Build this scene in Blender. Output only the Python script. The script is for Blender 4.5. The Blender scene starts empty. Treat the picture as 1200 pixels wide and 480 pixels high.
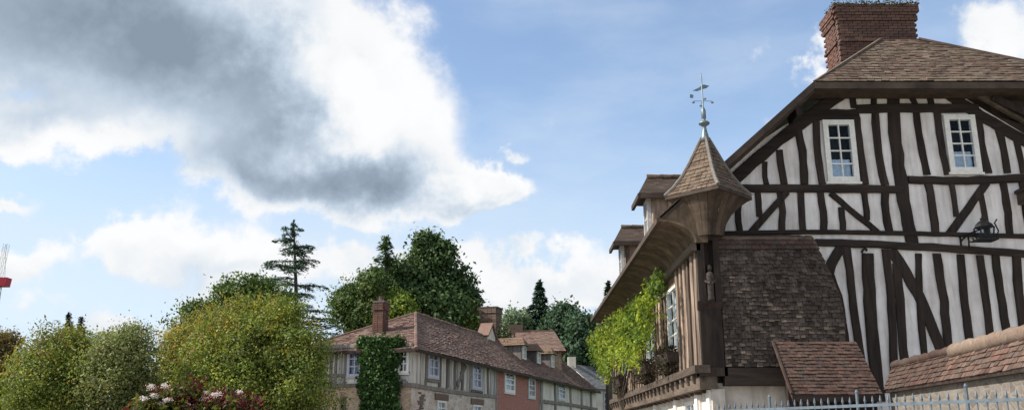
import bpy, bmesh, math, random
import numpy as np
from mathutils import Vector, Matrix

random.seed(7)
RNG = np.random.default_rng(7)
scene = bpy.context.scene
COL = scene.collection

# ------------------------------------------------------------------ camera
FPX = 1036.0                       # focal length in photo pixels (photo 1200 x 480)
PITCH = math.atan(275.0 / FPX)     # horizon lies 275 px below the centre
EYE = 1.6
cam_d = bpy.data.cameras.new('camera')
cam = bpy.data.objects.new('camera', cam_d)
COL.objects.link(cam)
cam.location = (0, 0, EYE)
cam.rotation_euler = (math.pi / 2 + PITCH, 0, 0)
cam_d.sensor_width = 36.0
cam_d.lens = 36.0 * FPX / 1200.0
cam_d.clip_end = 6000
scene.camera = cam


def ray(u, v):
    a = (u - 600) / FPX
    b = (240 - v) / FPX
    return Vector((a, math.cos(PITCH) - b * math.sin(PITCH), math.sin(PITCH) + b * math.cos(PITCH)))


def atY(u, v, D):
    r = ray(u, v)
    return Vector((0, 0, EYE)) + r * (D / r.y)


def atX(u, v, X):
    r = ray(u, v)
    return Vector((0, 0, EYE)) + r * (X / r.x)


def atZ(u, v, z):
    r = ray(u, v)
    return Vector((0, 0, EYE)) + r * ((z - EYE) / r.z)


# ------------------------------------------------------------------ world, sun, exposure
SUN_DIR = Vector((-0.74, -0.07, 0.66)).normalized()     # towards the sun
SKY_S = 0.12
world = bpy.data.worlds.new('World')
scene.world = world
world.use_nodes = True


def build_world():
    nt = world.node_tree
    N, L = nt.nodes, nt.links
    N.clear()
    out = N.new('ShaderNodeOutputWorld')
    bg = N.new('ShaderNodeBackground')
    bg.inputs['Strength'].default_value = SKY_S
    L.new(bg.outputs[0], out.inputs[0])
    sky = N.new('ShaderNodeTexSky')
    sky.sky_type = 'NISHITA'
    sky.sun_disc = False
    sky.sun_elevation = math.asin(SUN_DIR.z)
    sky.sun_rotation = math.atan2(SUN_DIR.x, SUN_DIR.y)
    sky.air_density = 1.0
    sky.dust_density = 0.6
    sky.ozone_density = 1.2

    def val(x):
        return x

    def inp(node, i, x):
        if isinstance(x, (int, float)):
            node.inputs[i].default_value = x
        elif isinstance(x, (tuple, list)):
            node.inputs[i].default_value = x
        else:
            L.new(x, node.inputs[i])

    def m(op, a, b=0.0, c=0.0, clamp=False):
        n = N.new('ShaderNodeMath')
        n.operation = op
        n.use_clamp = clamp
        inp(n, 0, a)
        inp(n, 1, b)
        inp(n, 2, c)
        return n.outputs[0]

    def vm(op, a, b=(0, 0, 0), c=(0, 0, 0)):
        n = N.new('ShaderNodeVectorMath')
        n.operation = op
        inp(n, 0, a)
        inp(n, 1, b)
        if op == 'MULTIPLY_ADD':
            inp(n, 2, c)
        return n.outputs['Value'] if op in ('LENGTH', 'DOT_PRODUCT') else n.outputs['Vector']

    def smooth(x, a, b, lo=0.0, hi=1.0):
        n = N.new('ShaderNodeMapRange')
        n.interpolation_type = 'SMOOTHERSTEP'
        inp(n, 0, x)
        n.inputs[1].default_value = a
        n.inputs[2].default_value = b
        n.inputs[3].default_value = lo
        n.inputs[4].default_value = hi
        return n.outputs[0]

    def noise(vec, scale, detail, rough, lac=2.0):
        n = N.new('ShaderNodeTexNoise')
        n.inputs['Scale'].default_value = scale
        n.inputs['Detail'].default_value = detail
        n.inputs['Roughness'].default_value = rough
        n.inputs['Lacunarity'].default_value = lac
        L.new(vec, n.inputs['Vector'])
        return n

    tc = N.new('ShaderNodeTexCoord')
    d = tc.outputs['Generated']
    sep = N.new('ShaderNodeSeparateXYZ')
    L.new(d, sep.inputs[0])
    yy = m('MAXIMUM', m('ABSOLUTE', sep.outputs[1]), 0.06)
    comb = N.new('ShaderNodeCombineXYZ')
    L.new(m('DIVIDE', sep.outputs[0], yy), comb.inputs[0])
    L.new(m('DIVIDE', sep.outputs[2], yy), comb.inputs[1])
    q0 = comb.outputs[0]                       # gnomonic chart of the sky: x across, y up
    na = noise(d, 6.0, 9.0, 0.56)
    nb = noise(d, 19.0, 9.0, 0.60)
    nc = noise(d, 3.0, 6.0, 0.5)
    w1 = vm('MULTIPLY_ADD', vm('SUBTRACT', na.outputs['Color'], (0.5, 0.5, 0.5)), (0.22, 0.18, 0.0), q0)
    q = vm('MULTIPLY_ADD', vm('SUBTRACT', nb.outputs['Color'], (0.5, 0.5, 0.5)), (0.07, 0.065, 0.0), w1)

    def chart(u, v):
        r = ray(u, v)
        return r.x / r.y, r.z / r.y

    def gauss(items, qq):
        acc = None
        for (u, v, ru, rv, wgt) in items:
            cx, cy = chart(u, v)
            sx, sy = 1072.0 / ru, 1072.0 / rv
            p = vm('MULTIPLY_ADD', qq, (sx, sy, 0), (-cx * sx, -cy * sy, 0))
            f = m('EXPONENT', m('MULTIPLY', vm('DOT_PRODUCT', p, p), -1.0))
            acc = m('MULTIPLY', f, wgt) if acc is None else m('MULTIPLY_ADD', f, wgt, acc)
        return acc

    # where the cumulus stands in the sky
    white = [(90, 20, 330, 130, 1.3), (300, 60, 150, 90, 1.0), (430, 135, 95, 68, 1.5), (350, 180, 140, 48, 1.0),
             (550, 212, 48, 32, 1.2), (480, 225, 110, 30, .9), (20, 150, 160, 40, .9),
             (140, 282, 75, 36, .95), (275, 305, 95, 40, .7), (0, 318, 80, 30, .75), (200, 378, 300, 28, .6),
             (650, 305, 90, 36, .75), (555, 340, 90, 36, .75), (604, 170, 24, 16, .5),
             (460, 82, 16, 9, .9), (1160, 40, 170, 85, .56), (992, 80, 40, 60, .36),
             (10, 238, 50, 14, .6), (440, 300, 90, 34, .6), (720, 345, 90, 30, .6)]
    nf = m('ADD', m('MULTIPLY', m('SUBTRACT', na.outputs['Fac'], 0.5), 1.5),
           m('MULTIPLY', m('SUBTRACT', nb.outputs['Fac'], 0.5), 1.0))
    field = m('ADD', gauss(white, q), nf)
    # broken cumulus outside the view, added to raise the ambient light
    qx = N.new('ShaderNodeSeparateXYZ')
    L.new(q0, qx.inputs[0])
    dx = smooth(m('ABSOLUTE', qx.outputs[0]), 0.55, 0.85)
    dy = smooth(qx.outputs[1], 0.50, 0.75)
    nd = noise(d, 2.7, 9.0, 0.58)
    fill_cloud = m('MULTIPLY', m('MAXIMUM', dx, dy), smooth(nd.outputs['Fac'], 0.42, 0.56))
    alpha = m('MAXIMUM', smooth(field, 0.22, 0.62), fill_cloud)
    # thin veil of high cloud
    stretch = vm('MULTIPLY', d, (2.2, 2.2, 7.0))
    nv = noise(stretch, 1.6, 7.0, 0.55)
    veil = smooth(nv.outputs['Fac'], 0.34, 0.80, 0.06, 0.42)
    low = smooth(sep.outputs[2], 0.40, 0.10, 0.0, 0.72)
    veil = m('ADD', veil, low, clamp=True)
    # grey bases and sunlit crowns
    grey = [(40, 5, 260, 90, .46), (220, 70, 170, 70, .46), (330, 140, 120, 52, .36), (440, 200, 90, 26, .42), (300, 195, 150, 30, .34),
            (250, 325, 110, 22, .22), (90, 335, 120, 22, .14), (610, 300, 80, 22, .14), (180, 385, 200, 22, .16), (1090, 25, 90, 40, .22), (550, 245, 60, 14, .25)]
    bright = [(450, 122, 80, 46, .48), (360, 95, 70, 40, .25), (395, 40, 60, 55, .30), (415, 160, 70, 22, .25), (550, 206, 56, 30, .48), (60, 165, 130, 26, .28),
              (140, 262, 70, 34, .34), (270, 280, 80, 26, .25), (40, 300, 70, 26, .2), (650, 290, 60, 24, .24), (555, 325, 60, 20, .24), (1150, 60, 90, 40, .2), (955, 70, 40, 40, .3)]
    gd = m('SUBTRACT', gauss(grey, w1), gauss(bright, q))
    bill = m('ADD', m('MULTIPLY', m('SUBTRACT', na.outputs['Fac'], .5), -.75), m('MULTIPLY', m('SUBTRACT', nb.outputs['Fac'], .5), -.75))
    # thick cloud is shaded inside, its thin edge is bright
    edge = smooth(field, 0.45, 1.25, -0.16, 0.08)
    shade = m('ADD', m('ADD', m('ADD', gd, 0.32), edge), bill, clamp=True)
    cr = N.new('ShaderNodeValToRGB')
    CW = 0.55 / SKY_S
    stops = [(0.0, (1.03, 1.035, 1.05)), (.16, (.97, .985, 1.0)), (.32, (.82, .88, .945)), (.52, (.58, .68, .80)), (.80, (.37, .455, .56)), (1.0, (.27, .34, .43))]
    el = cr.color_ramp.elements
    while len(el) < len(stops):
        el.new(.5)
    for e, (p_, c_) in zip(el, stops):
        e.position = p_
        e.color = (CW * c_[0], CW * c_[1], CW * c_[2], 1)
    L.new(shade, cr.inputs[0])
    mix0 = N.new('ShaderNodeMix')
    mix0.data_type = 'RGBA'
    L.new(veil, mix0.inputs['Factor'])
    L.new(sky.outputs[0], mix0.inputs['A'])
    mix0.inputs['B'].default_value = (.42 / SKY_S, .485 / SKY_S, .555 / SKY_S, 1)
    mix = N.new('ShaderNodeMix')
    mix.data_type = 'RGBA'
    L.new(alpha, mix.inputs['Factor'])
    L.new(mix0.outputs['Result'], mix.inputs['A'])
    L.new(cr.outputs[0], mix.inputs['B'])
    L.new(mix.outputs['Result'], bg.inputs['Color'])


build_world()
sun_d = bpy.data.lights.new('sun', 'SUN')
sun_d.energy = 4.3
sun_d.angle = math.radians(1.5)
sun_d.color = (1.0, 0.93, 0.82)
sun = bpy.data.objects.new('sun', sun_d)
COL.objects.link(sun)
sun.rotation_euler = SUN_DIR.to_track_quat('Z', 'Y').to_euler()
sun.location = SUN_DIR * 60
scene.view_settings.view_transform = 'Standard'
scene.view_settings.look = 'None'
scene.view_settings.gamma = 1.0
scene.view_settings.exposure = 0.8
scene.view_settings.use_curve_mapping = False


# ------------------------------------------------------------------ materials
def nodes_of(name):
    m = bpy.data.materials.new(name)
    m.use_nodes = True
    nt = m.node_tree
    b = nt.nodes['Principled BSDF']
    b.inputs['Roughness'].default_value = 0.85
    if 'Specular IOR Level' in b.inputs:
        b.inputs['Specular IOR Level'].default_value = 0.25
    return m, nt, b


def ramp(nt, fac, stops):
    r = nt.nodes.new('ShaderNodeValToRGB')
    el = r.color_ramp.elements
    while len(el) < len(stops):
        el.new(0.5)
    for e, (p, c) in zip(el, stops):
        e.position = p
        e.color = (*c, 1)
    nt.links.new(fac, r.inputs[0])
    return r.outputs[0]


def noise_n(nt, scale, detail=6, rough=0.6, stretch=None, coord='Object'):
    tc = nt.nodes.new('ShaderNodeTexCoord')
    v = tc.outputs[coord]
    if stretch:
        mp = nt.nodes.new('ShaderNodeMapping')
        mp.inputs['Scale'].default_value = stretch
        nt.links.new(v, mp.inputs[0])
        v = mp.outputs[0]
    n = nt.nodes.new('ShaderNodeTexNoise')
    n.inputs['Scale'].default_value = scale
    n.inputs['Detail'].default_value = detail
    n.inputs['Roughness'].default_value = rough
    nt.links.new(v, n.inputs['Vector'])
    return n.outputs['Fac']


def mixc(nt, fac, a, b, mode='MIX'):
    n = nt.nodes.new('ShaderNodeMix')
    n.data_type = 'RGBA'
    n.blend_type = mode
    for s, x in (('Factor', fac), ('A', a), ('B', b)):
        if isinstance(x, tuple):
            n.inputs[s].default_value = (*x, 1)
        elif isinstance(x, (int, float)):
            n.inputs[s].default_value = x
        else:
            nt.links.new(x, n.inputs[s])
    return n.outputs['Result']


def bump(nt, b, h, strength, dist=0.01):
    n = nt.nodes.new('ShaderNodeBump')
    n.inputs['Strength'].default_value = strength
    n.inputs['Distance'].default_value = dist
    nt.links.new(h, n.inputs['Height'])
    nt.links.new(n.outputs[0], b.inputs['Normal'])


def rand_fac(nt):
    a = nt.nodes.new('ShaderNodeAttribute')
    a.attribute_name = 'rnd'
    oi = nt.nodes.new('ShaderNodeObjectInfo')
    ad = nt.nodes.new('ShaderNodeMath')
    ad.operation = 'ADD'
    nt.links.new(a.outputs['Fac'], ad.inputs[0])
    nt.links.new(oi.outputs['Random'], ad.inputs[1])
    fr = nt.nodes.new('ShaderNodeMath')
    fr.operation = 'FRACT'
    nt.links.new(ad.outputs[0], fr.inputs[0])
    return fr.outputs[0]


def m_wood(name, dark, light, scale=9.0, stretch=(1, 1, .12), contrast=(.3, .7), var=.35):
    m, nt, b = nodes_of(name)
    f = noise_n(nt, scale, 8, .65, stretch)
    c = ramp(nt, f, [(contrast[0], dark), (contrast[1], light)])
    r = rand_fac(nt)
    c = mixc(nt, 1.0, c, ramp(nt, r, [(0, (1 - var,) * 3), (1, (1 + var * .4,) * 3)]), 'MULTIPLY')
    nt.links.new(c, b.inputs['Base Color'])
    bump(nt, b, f, .6, .012)
    return m


def m_plaster(name, base, stain, scale=1.6, amt=(.42, .78)):
    m, nt, b = nodes_of(name)
    f = noise_n(nt, scale, 9, .62)
    f2 = noise_n(nt, 5.0, 6, .6, (1.6, 1.6, .18))
    c = ramp(nt, f, [(amt[0], base), (amt[1], stain)])
    c = mixc(nt, .75, c, ramp(nt, f2, [(.42, (1, 1, 1)), (.72, (.64, .61, .57))]), 'MULTIPLY')
    nt.links.new(c, b.inputs['Base Color'])
    bump(nt, b, noise_n(nt, 28, 5, .6), .35, .012)
    b.inputs['Roughness'].default_value = .93
    return m


def m_tile(name, cols, lichen=(.30, .28, .20), lic=(.56, .72), lscale=2.2):
    m, nt, b = nodes_of(name)
    r = rand_fac(nt)
    n = len(cols)
    c = ramp(nt, r, [(i / max(1, n - 1), k) for i, k in enumerate(cols)])
    f = noise_n(nt, lscale, 8, .68)
    c = mixc(nt, ramp(nt, f, [(lic[0], (0, 0, 0)), (lic[1], (.8, .8, .8))]), c, lichen)
    f3 = noise_n(nt, 14, 6, .7)
    c = mixc(nt, .8, c, ramp(nt, f3, [(.3, (.55, .55, .55)), (.65, (1.15, 1.15, 1.15))]), 'MULTIPLY')
    nt.links.new(c, b.inputs['Base Color'])
    bump(nt, b, f3, .5, .01)
    b.inputs['Roughness'].default_value = .9
    return m


def m_masonry(name, stops, scale, mortar, mscale, width=.5, height=.22):
    m, nt, b = nodes_of(name)
    tc = nt.nodes.new('ShaderNodeTexCoord')
    vo = nt.nodes.new('ShaderNodeTexVoronoi')
    vo.feature = 'F1'
    mp = nt.nodes.new('ShaderNodeMapping')
    mp.inputs['Scale'].default_value = (1, 1, 1.7)
    nt.links.new(tc.outputs['Object'], mp.inputs[0])
    nt.links.new(mp.outputs[0], vo.inputs['Vector'])
    vo.inputs['Scale'].default_value = mscale
    sep = nt.nodes.new('ShaderNodeSeparateColor')
    nt.links.new(vo.outputs['Color'], sep.inputs[0])
    ve = nt.nodes.new('ShaderNodeTexVoronoi')
    ve.feature = 'DISTANCE_TO_EDGE'
    nt.links.new(mp.outputs[0], ve.inputs['Vector'])
    ve.inputs['Scale'].default_value = mscale
    f = noise_n(nt, scale, 7, .6)
    a = mixc(nt, .45, ramp(nt, f, stops), ramp(nt, sep.outputs[0], stops))
    e = ramp(nt, ve.outputs['Distance'], [(.02, (1, 1, 1)), (.09, (0, 0, 0))])
    c = mixc(nt, e, a, mortar)
    f3 = noise_n(nt, 11, 6, .7)
    c = mixc(nt, .8, c, ramp(nt, f3, [(.3, (.7, .7, .7)), (.7, (1.15, 1.15, 1.15))]), 'MULTIPLY')
    nt.links.new(c, b.inputs['Base Color'])
    bump(nt, b, ve.outputs['Distance'], .5, .03)
    return m


def m_leaf(name, trans=.35, gloss=.25):
    m, nt, b = nodes_of(name)
    a = nt.nodes.new('ShaderNodeAttribute')
    a.attribute_name = 'Col'
    nt.links.new(a.outputs['Color'], b.inputs['Base Color'])
    b.inputs['Roughness'].default_value = .6
    b.inputs['Specular IOR Level'].default_value = gloss
    t = nt.nodes.new('ShaderNodeBsdfTranslucent')
    c = mixc(nt, 1.0, a.outputs['Color'], (1.25, 1.2, .7), 'MULTIPLY')
    nt.links.new(c, t.inputs['Color'])
    mx = nt.nodes.new('ShaderNodeMixShader')
    mx.inputs[0].default_value = trans
    nt.links.new(b.outputs[0], mx.inputs[1])
    nt.links.new(t.outputs[0], mx.inputs[2])
    nt.links.new(mx.outputs[0], nt.nodes['Material Output'].inputs[0])
    return m


def m_plain(name, col, rough=.6, metal=0.0, spec=.3, nvar=.25, nscale=12):
    m, nt, b = nodes_of(name)
    f = noise_n(nt, nscale, 5, .6)
    lo = tuple(x * (1 - nvar) for x in col)
    hi = tuple(min(1, x * (1 + nvar * .6)) for x in col)
    nt.links.new(ramp(nt, f, [(.35, lo), (.65, hi)]), b.inputs['Base Color'])
    b.inputs['Roughness'].default_value = rough
    b.inputs['Metallic'].default_value = metal
    b.inputs['Specular IOR Level'].default_value = spec
    return m


def m_glass(name, tint=(.9, .95, 1.0), ior=1.34):
    m, nt, b = nodes_of(name)
    tr = nt.nodes.new('ShaderNodeBsdfTransparent')
    tr.inputs[0].default_value = (*tint, 1)
    gl = nt.nodes.new('ShaderNodeBsdfGlossy')
    gl.inputs['Roughness'].default_value = .04
    lw = nt.nodes.new('ShaderNodeLayerWeight')
    pw = nt.nodes.new('ShaderNodeMath')
    pw.operation = 'POWER'
    nt.links.new(lw.outputs['Facing'], pw.inputs[0])
    pw.inputs[1].default_value = 4.0
    ma = nt.nodes.new('ShaderNodeMath')
    ma.operation = 'MULTIPLY_ADD'
    nt.links.new(pw.outputs[0], ma.inputs[0])
    ma.inputs[1].default_value = .4
    ma.inputs[2].default_value = .008
    mx = nt.nodes.new('ShaderNodeMixShader')
    nt.links.new(ma.outputs[0], mx.inputs[0])
    nt.links.new(tr.outputs[0], mx.inputs[1])
    nt.links.new(gl.outputs[0], mx.inputs[2])
    nt.links.new(mx.outputs[0], nt.nodes['Material Output'].inputs[0])
    return m


M = {}
M['timber'] = m_wood('dark_timber', (.012, .0085, .0075), (.052, .037, .030))
M['timber_h'] = m_wood('dark_timber_beam', (.012, .0085, .0075), (.052, .037, .030), stretch=(.12, 1, 1))
M['oldoak'] = m_wood('weathered_oak', (.09, .065, .05), (.44, .34, .27), 7, contrast=(.34, .66), var=.75)
M['oldoak_h'] = m_wood('weathered_oak_beam', (.045, .034, .027), (.15, .115, .09), 7, stretch=(1, .12, 1))
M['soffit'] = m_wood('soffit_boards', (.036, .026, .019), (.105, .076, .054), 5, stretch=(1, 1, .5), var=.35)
M['cove'] = m_wood('cove_boards', (.062, .044, .030), (.20, .142, .094), 5, stretch=(1, 1, .5), var=.4)
M['barge'] = m_wood('barge_boards', (.036, .026, .021), (.095, .07, .056), 6, stretch=(.3, 1, .3))
M['grey_oak'] = m_wood('silvered_oak', (.32, .30, .28), (.70, .67, .63), 8, contrast=(.3, .7), var=.45)
M['grey_oak_dark'] = m_wood('silvered_oak_dark', (.11, .095, .085), (.31, .28, .255), 8, var=.5)
M['plaster'] = m_plaster('plaster_white', (.79, .75, .735), (.57, .525, .50), 1.3, (.40, .72))
M['plaster_low'] = m_plaster('plaster_ground_floor', (.66, .61, .55), (.40, .36, .32))
M['plaster_cream'] = m_plaster('plaster_cream', (.68, .63, .57), (.48, .43, .38))
M['plaster_grey'] = m_plaster('plaster_grey', (.68, .655, .62), (.46, .43, .405), 2.4)
M['tile'] = m_tile('old_clay_tiles', [(.082, .056, .043), (.115, .077, .058), (.15, .102, .076), (.10, .075, .062), (.18, .13, .097)], (.19, .165, .125), (.48, .7))
M['tile_turret'] = m_tile('turret_clay_tiles', [(.082, .056, .041), (.115, .078, .056), (.15, .105, .074), (.10, .078, .062)], (.18, .155, .12), (.46, .7), 4)
M['tile_wall'] = m_tile('coping_clay_tiles', [(.065, .040, .033), (.11, .063, .048), (.145, .082, .062), (.095, .064, .054), (.17, .108, .085), (.075, .054, .047)], (.125, .104, .086), (.46, .72))
M['tile_porch'] = m_tile('porch_clay_tiles', [(.048, .032, .028), (.075, .045, .036), (.10, .058, .046), (.062, .047, .042)], (.11, .09, .075), (.5, .78))
M['ridge'] = m_tile('ridge_clay', [(.16, .11, .085), (.21, .15, .115), (.14, .10, .08), (.25, .19, .15)], (.24, .21, .17), (.45, .7))
M['slate'] = m_tile('dark_wall_shingles', [(.026, .020, .017), (.050, .038, .032), (.080, .061, .050), (.036, .028, .024), (.13, .102, .084)], (.165, .132, .108), (.48, .70), 5)
M['tile_far'] = m_tile('row_roof_tiles', [(.13, .082, .067), (.175, .107, .086), (.215, .135, .108), (.16, .112, .096), (.195, .125, .10)], (.225, .185, .14), (.5, .76), .9)
M['tile_dormer'] = m_tile('dormer_tiles', [(.16, .105, .075), (.20, .135, .095), (.18, .12, .09)], (.22, .18, .13))
M['slate_far'] = m_tile('grey_roof_slates', [(.12, .125, .135), (.15, .155, .165), (.18, .185, .19)], (.2, .2, .19))
M['brick'] = m_tile('chimney_brick', [(.088, .044, .037), (.125, .060, .048), (.16, .078, .06), (.105, .06, .051), (.19, .10, .077)], (.085, .07, .06), (.45, .72), 2)
M['brick_old'] = m_tile('old_brown_brick', [(.12, .085, .07), (.16, .11, .09), (.20, .145, .12)], (.15, .13, .11))
M['mortar'] = m_plain('mortar', (.13, .105, .09), .95)
M['brick_far'] = m_masonry('red_brick_wall', [(.3, (.32, .105, .08)), (.55, (.40, .155, .12)), (.75, (.30, .125, .10))], 3, (.38, .24, .20), 7)
M['stone_far'] = m_masonry('rubble_stone_wall', [(.32, (.28, .22, .19)), (.45, (.54, .48, .42)), (.62, (.62, .57, .51)), (.74, (.42, .27, .22))], 1.3, (.56, .52, .47), 3.2)
M['stone_tan'] = m_masonry('ochre_stone_wall', [(.32, (.30, .19, .12)), (.5, (.46, .34, .23)), (.72, (.34, .22, .16))], 1.3, (.46, .38, .30), 3.2)
M['white'] = m_plain('white_paint', (.74, .72, .68), .5, nvar=.12)
M['greywhite'] = m_plain('faded_white_paint', (.55, .55, .56), .6, nvar=.2)
M['lilac'] = m_plain('grey_shutter_paint', (.46, .46, .52), .6, nvar=.15)
M['curtain'] = m_plain('net_curtain', (.62, .68, .74), .9, nvar=.2)
M['glass'] = m_glass('window_glass')
M['dark'] = m_plain('room_shade', (.035, .032, .03), .95)  # near black, the dimness of an unlit room put into the colour
M['iron'] = m_plain('black_iron', (.018, .018, .019), .45, .6)
M['zinc'] = m_plain('weathered_zinc', (.16, .20, .22), .5, .6)
M['lead'] = m_plain('lead_flashing', (.16, .145, .13), .75, .05)
M['fence'] = m_plain('blue_grey_fence_paint', (.13, .165, .20), .45, .3)
M['leaf'] = m_leaf('leaves')
M['leaf_ivy'] = m_leaf('ivy_leaves', .15, .35)
M['needle'] = m_leaf('needles', .1, .15)
M['leaf_vine'] = m_leaf('vine_leaves', .38, .2)
M['bark'] = m_wood('bark', (.04, .032, .025), (.13, .10, .08), 6)
M['stone'] = m_plain('carved_wood', (.055, .045, .039), .9, nvar=.4, nscale=20)
M['rubble'] = m_masonry('garden_wall_flint', [(.3, (.12, .105, .09)), (.55, (.22, .195, .17)), (.75, (.17, .145, .125))], 2, (.22, .20, .175), 5)
M['infill'] = m_plaster('brown_daub_infill', (.17, .12, .09), (.09, .065, .05))
M['bounce_gravel'] = m_plain('pale_bounce_gravel', (.40, .365, .315), .95, nvar=.25, nscale=25)  # kept pale so the unseen yard throws light upwards
M['asphalt'] = m_plain('worn_asphalt', (.13, .128, .125), .95, nvar=.3, nscale=30)
M['paving'] = m_plain('paving_stone', (.30, .28, .26), .9, nvar=.3, nscale=4)
M['lawn'] = m_plain('lawn_green', (.06, .10, .03), .95, nvar=.4, nscale=3)
M['red'] = m_plain('crane_red', (.42, .02, .05), .5)
M['steel'] = m_plain('galvanised_steel', (.62, .63, .65), .5, .1)
M['planter'] = m_plain('dark_planter', (.06, .045, .038), .8)


# ------------------------------------------------------------------ building helpers
class MB:
    def __init__(self):
        self.v = []
        self.f = []
        self.r = []

    def add(self, verts, faces, rnd=None):
        k = len(self.v)
        self.v.extend([tuple(p) for p in verts])
        self.f.extend([tuple(i + k for i in fc) for fc in faces])
        r = random.random() if rnd is None else rnd
        self.r.extend([r] * len(faces))

    def hexa(self, b, t, rnd=None):      # 4 bottom pts, 4 top pts
        self.add(list(b) + list(t), [(3, 2, 1, 0), (4, 5, 6, 7), (0, 1, 5, 4), (1, 2, 6, 5), (2, 3, 7, 6), (3, 0, 4, 7)], rnd)

    def box(self, lo, hi, rnd=None):
        x0, y0, z0 = lo
        x1, y1, z1 = hi
        self.hexa([(x0, y0, z0), (x1, y0, z0), (x1, y1, z0), (x0, y1, z0)], [(x0, y0, z1), (x1, y0, z1), (x1, y1, z1), (x0, y1, z1)], rnd)

    def obox(self, c, ax, ay, az, rnd=None):   # half axes
        c = Vector(c)
        p = [c + sx * ax + sy * ay + sz * az for sz in (-1, 1) for (sx, sy) in ((-1, -1), (1, -1), (1, 1), (-1, 1))]
        self.hexa(p[:4], p[4:], rnd)

    def prism(self, poly, ext, rnd=None):
        ext = Vector(ext)
        a = [Vector(p) for p in poly]
        n = len(a)
        vs = a + [p + ext for p in a]
        fs = [tuple(range(n - 1, -1, -1)), tuple(range(n, 2 * n))] + [(i, (i + 1) % n, n + (i + 1) % n, n + i) for i in range(n)]
        self.add(vs, fs, rnd)

    def bar(self, p0, p1, w, h=None, up=None):
        p0, p1 = Vector(p0), Vector(p1)
        h = h or w
        d = (p1 - p0).normalized()
        up = Vector(up) if up is not None else (Vector((0, 0, 1)) if abs(d.z) < .95 else Vector((0, 1, 0)))
        s = d.cross(up).normalized()
        t = s.cross(d).normalized()
        self.obox((p0 + p1) / 2, s * w / 2, d * (p1 - p0).length / 2, t * h / 2)

    def tube(self, pts, rad, n=8, caps=True):
        pts = [Vector(p) for p in pts]
        k = len(self.v)
        rings = []
        for i, p in enumerate(pts):
            d = (pts[min(i + 1, len(pts) - 1)] - pts[max(i - 1, 0)]).normalized()
            a = d.cross(Vector((0.31, 0.9, 0.2))).normalized()
            b = d.cross(a).normalized()
            r = rad[i] if isinstance(rad, (list, tuple)) else rad
            rings.append([p + (a * math.cos(2 * math.pi * j / n) + b * math.sin(2 * math.pi * j / n)) * r for j in range(n)])
        vs = [q for rg in rings for q in rg]
        fs = []
        for i in range(len(pts) - 1):
            for j in range(n):
                fs.append((i * n + j, i * n + (j + 1) % n, (i + 1) * n + (j + 1) % n, (i + 1) * n + j))
        if caps:
            fs.append(tuple(range(n)))
            fs.append(tuple((len(pts) - 1) * n + j for j in range(n - 1, -1, -1)))
        self.add(vs, fs)

    def lathe(self, c, prof, n=12):
        c = Vector(c)
        pts = [c + Vector((0, 0, z)) for r, z in prof]
        vs = []
        for (r, z) in prof:
            for j in range(n):
                an = 2 * math.pi * j / n
                vs.append(c + Vector((r * math.cos(an), r * math.sin(an), z)))
        fs = []
        for i in range(len(prof) - 1):
            for j in range(n):
                fs.append((i * n + j, i * n + (j + 1) % n, (i + 1) * n + (j + 1) % n, (i + 1) * n + j))
        fs.append(tuple(range(n - 1, -1, -1)))
        fs.append(tuple((len(prof) - 1) * n + j for j in range(n)))
        self.add(vs, fs)

    def build(self, name, mat, parent=None, smooth=False, kind=None, label=None):
        me = bpy.data.meshes.new(name)
        me.from_pydata(self.v, [], self.f)
        me.update()
        at = me.attributes.new('rnd', 'FLOAT', 'FACE')
        at.data.foreach_set('value', np.array(self.r, dtype=np.float32))
        if smooth:
            me.polygons.foreach_set('use_smooth', [True] * len(me.polygons))
        return link(name, me, mat, parent, kind, label)


def link(name, me, mat, parent=None, kind=None, label=None):
    if mat is not None:
        me.materials.append(M[mat] if isinstance(mat, str) else mat)
    o = bpy.data.objects.new(name, me)
    COL.objects.link(o)
    if parent is not None:
        o.parent = parent
        o.matrix_parent_inverse = wmat(parent).inverted()
    if kind:
        o['kind'] = kind
    if label:
        o['label'] = label
    return o


WM = {}


def wmat(o):
    return WM.get(o.name, Matrix.Identity(4))


def thing(name, label, cat, loc=(0, 0, 0), group=None):
    o = bpy.data.objects.new(name, None)
    COL.objects.link(o)
    o.location = loc
    o.empty_display_size = .3
    WM[o.name] = Matrix.Translation(Vector(loc))
    return tag(o, label, cat, group)


def tag(o, label, cat, group=None, kind=None):
    o['label'] = label
    o['category'] = cat
    if group:
        o['group'] = group
    if kind:
        o['kind'] = kind
    return o


def structure(o):
    o['kind'] = 'structure'
    return o


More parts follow.
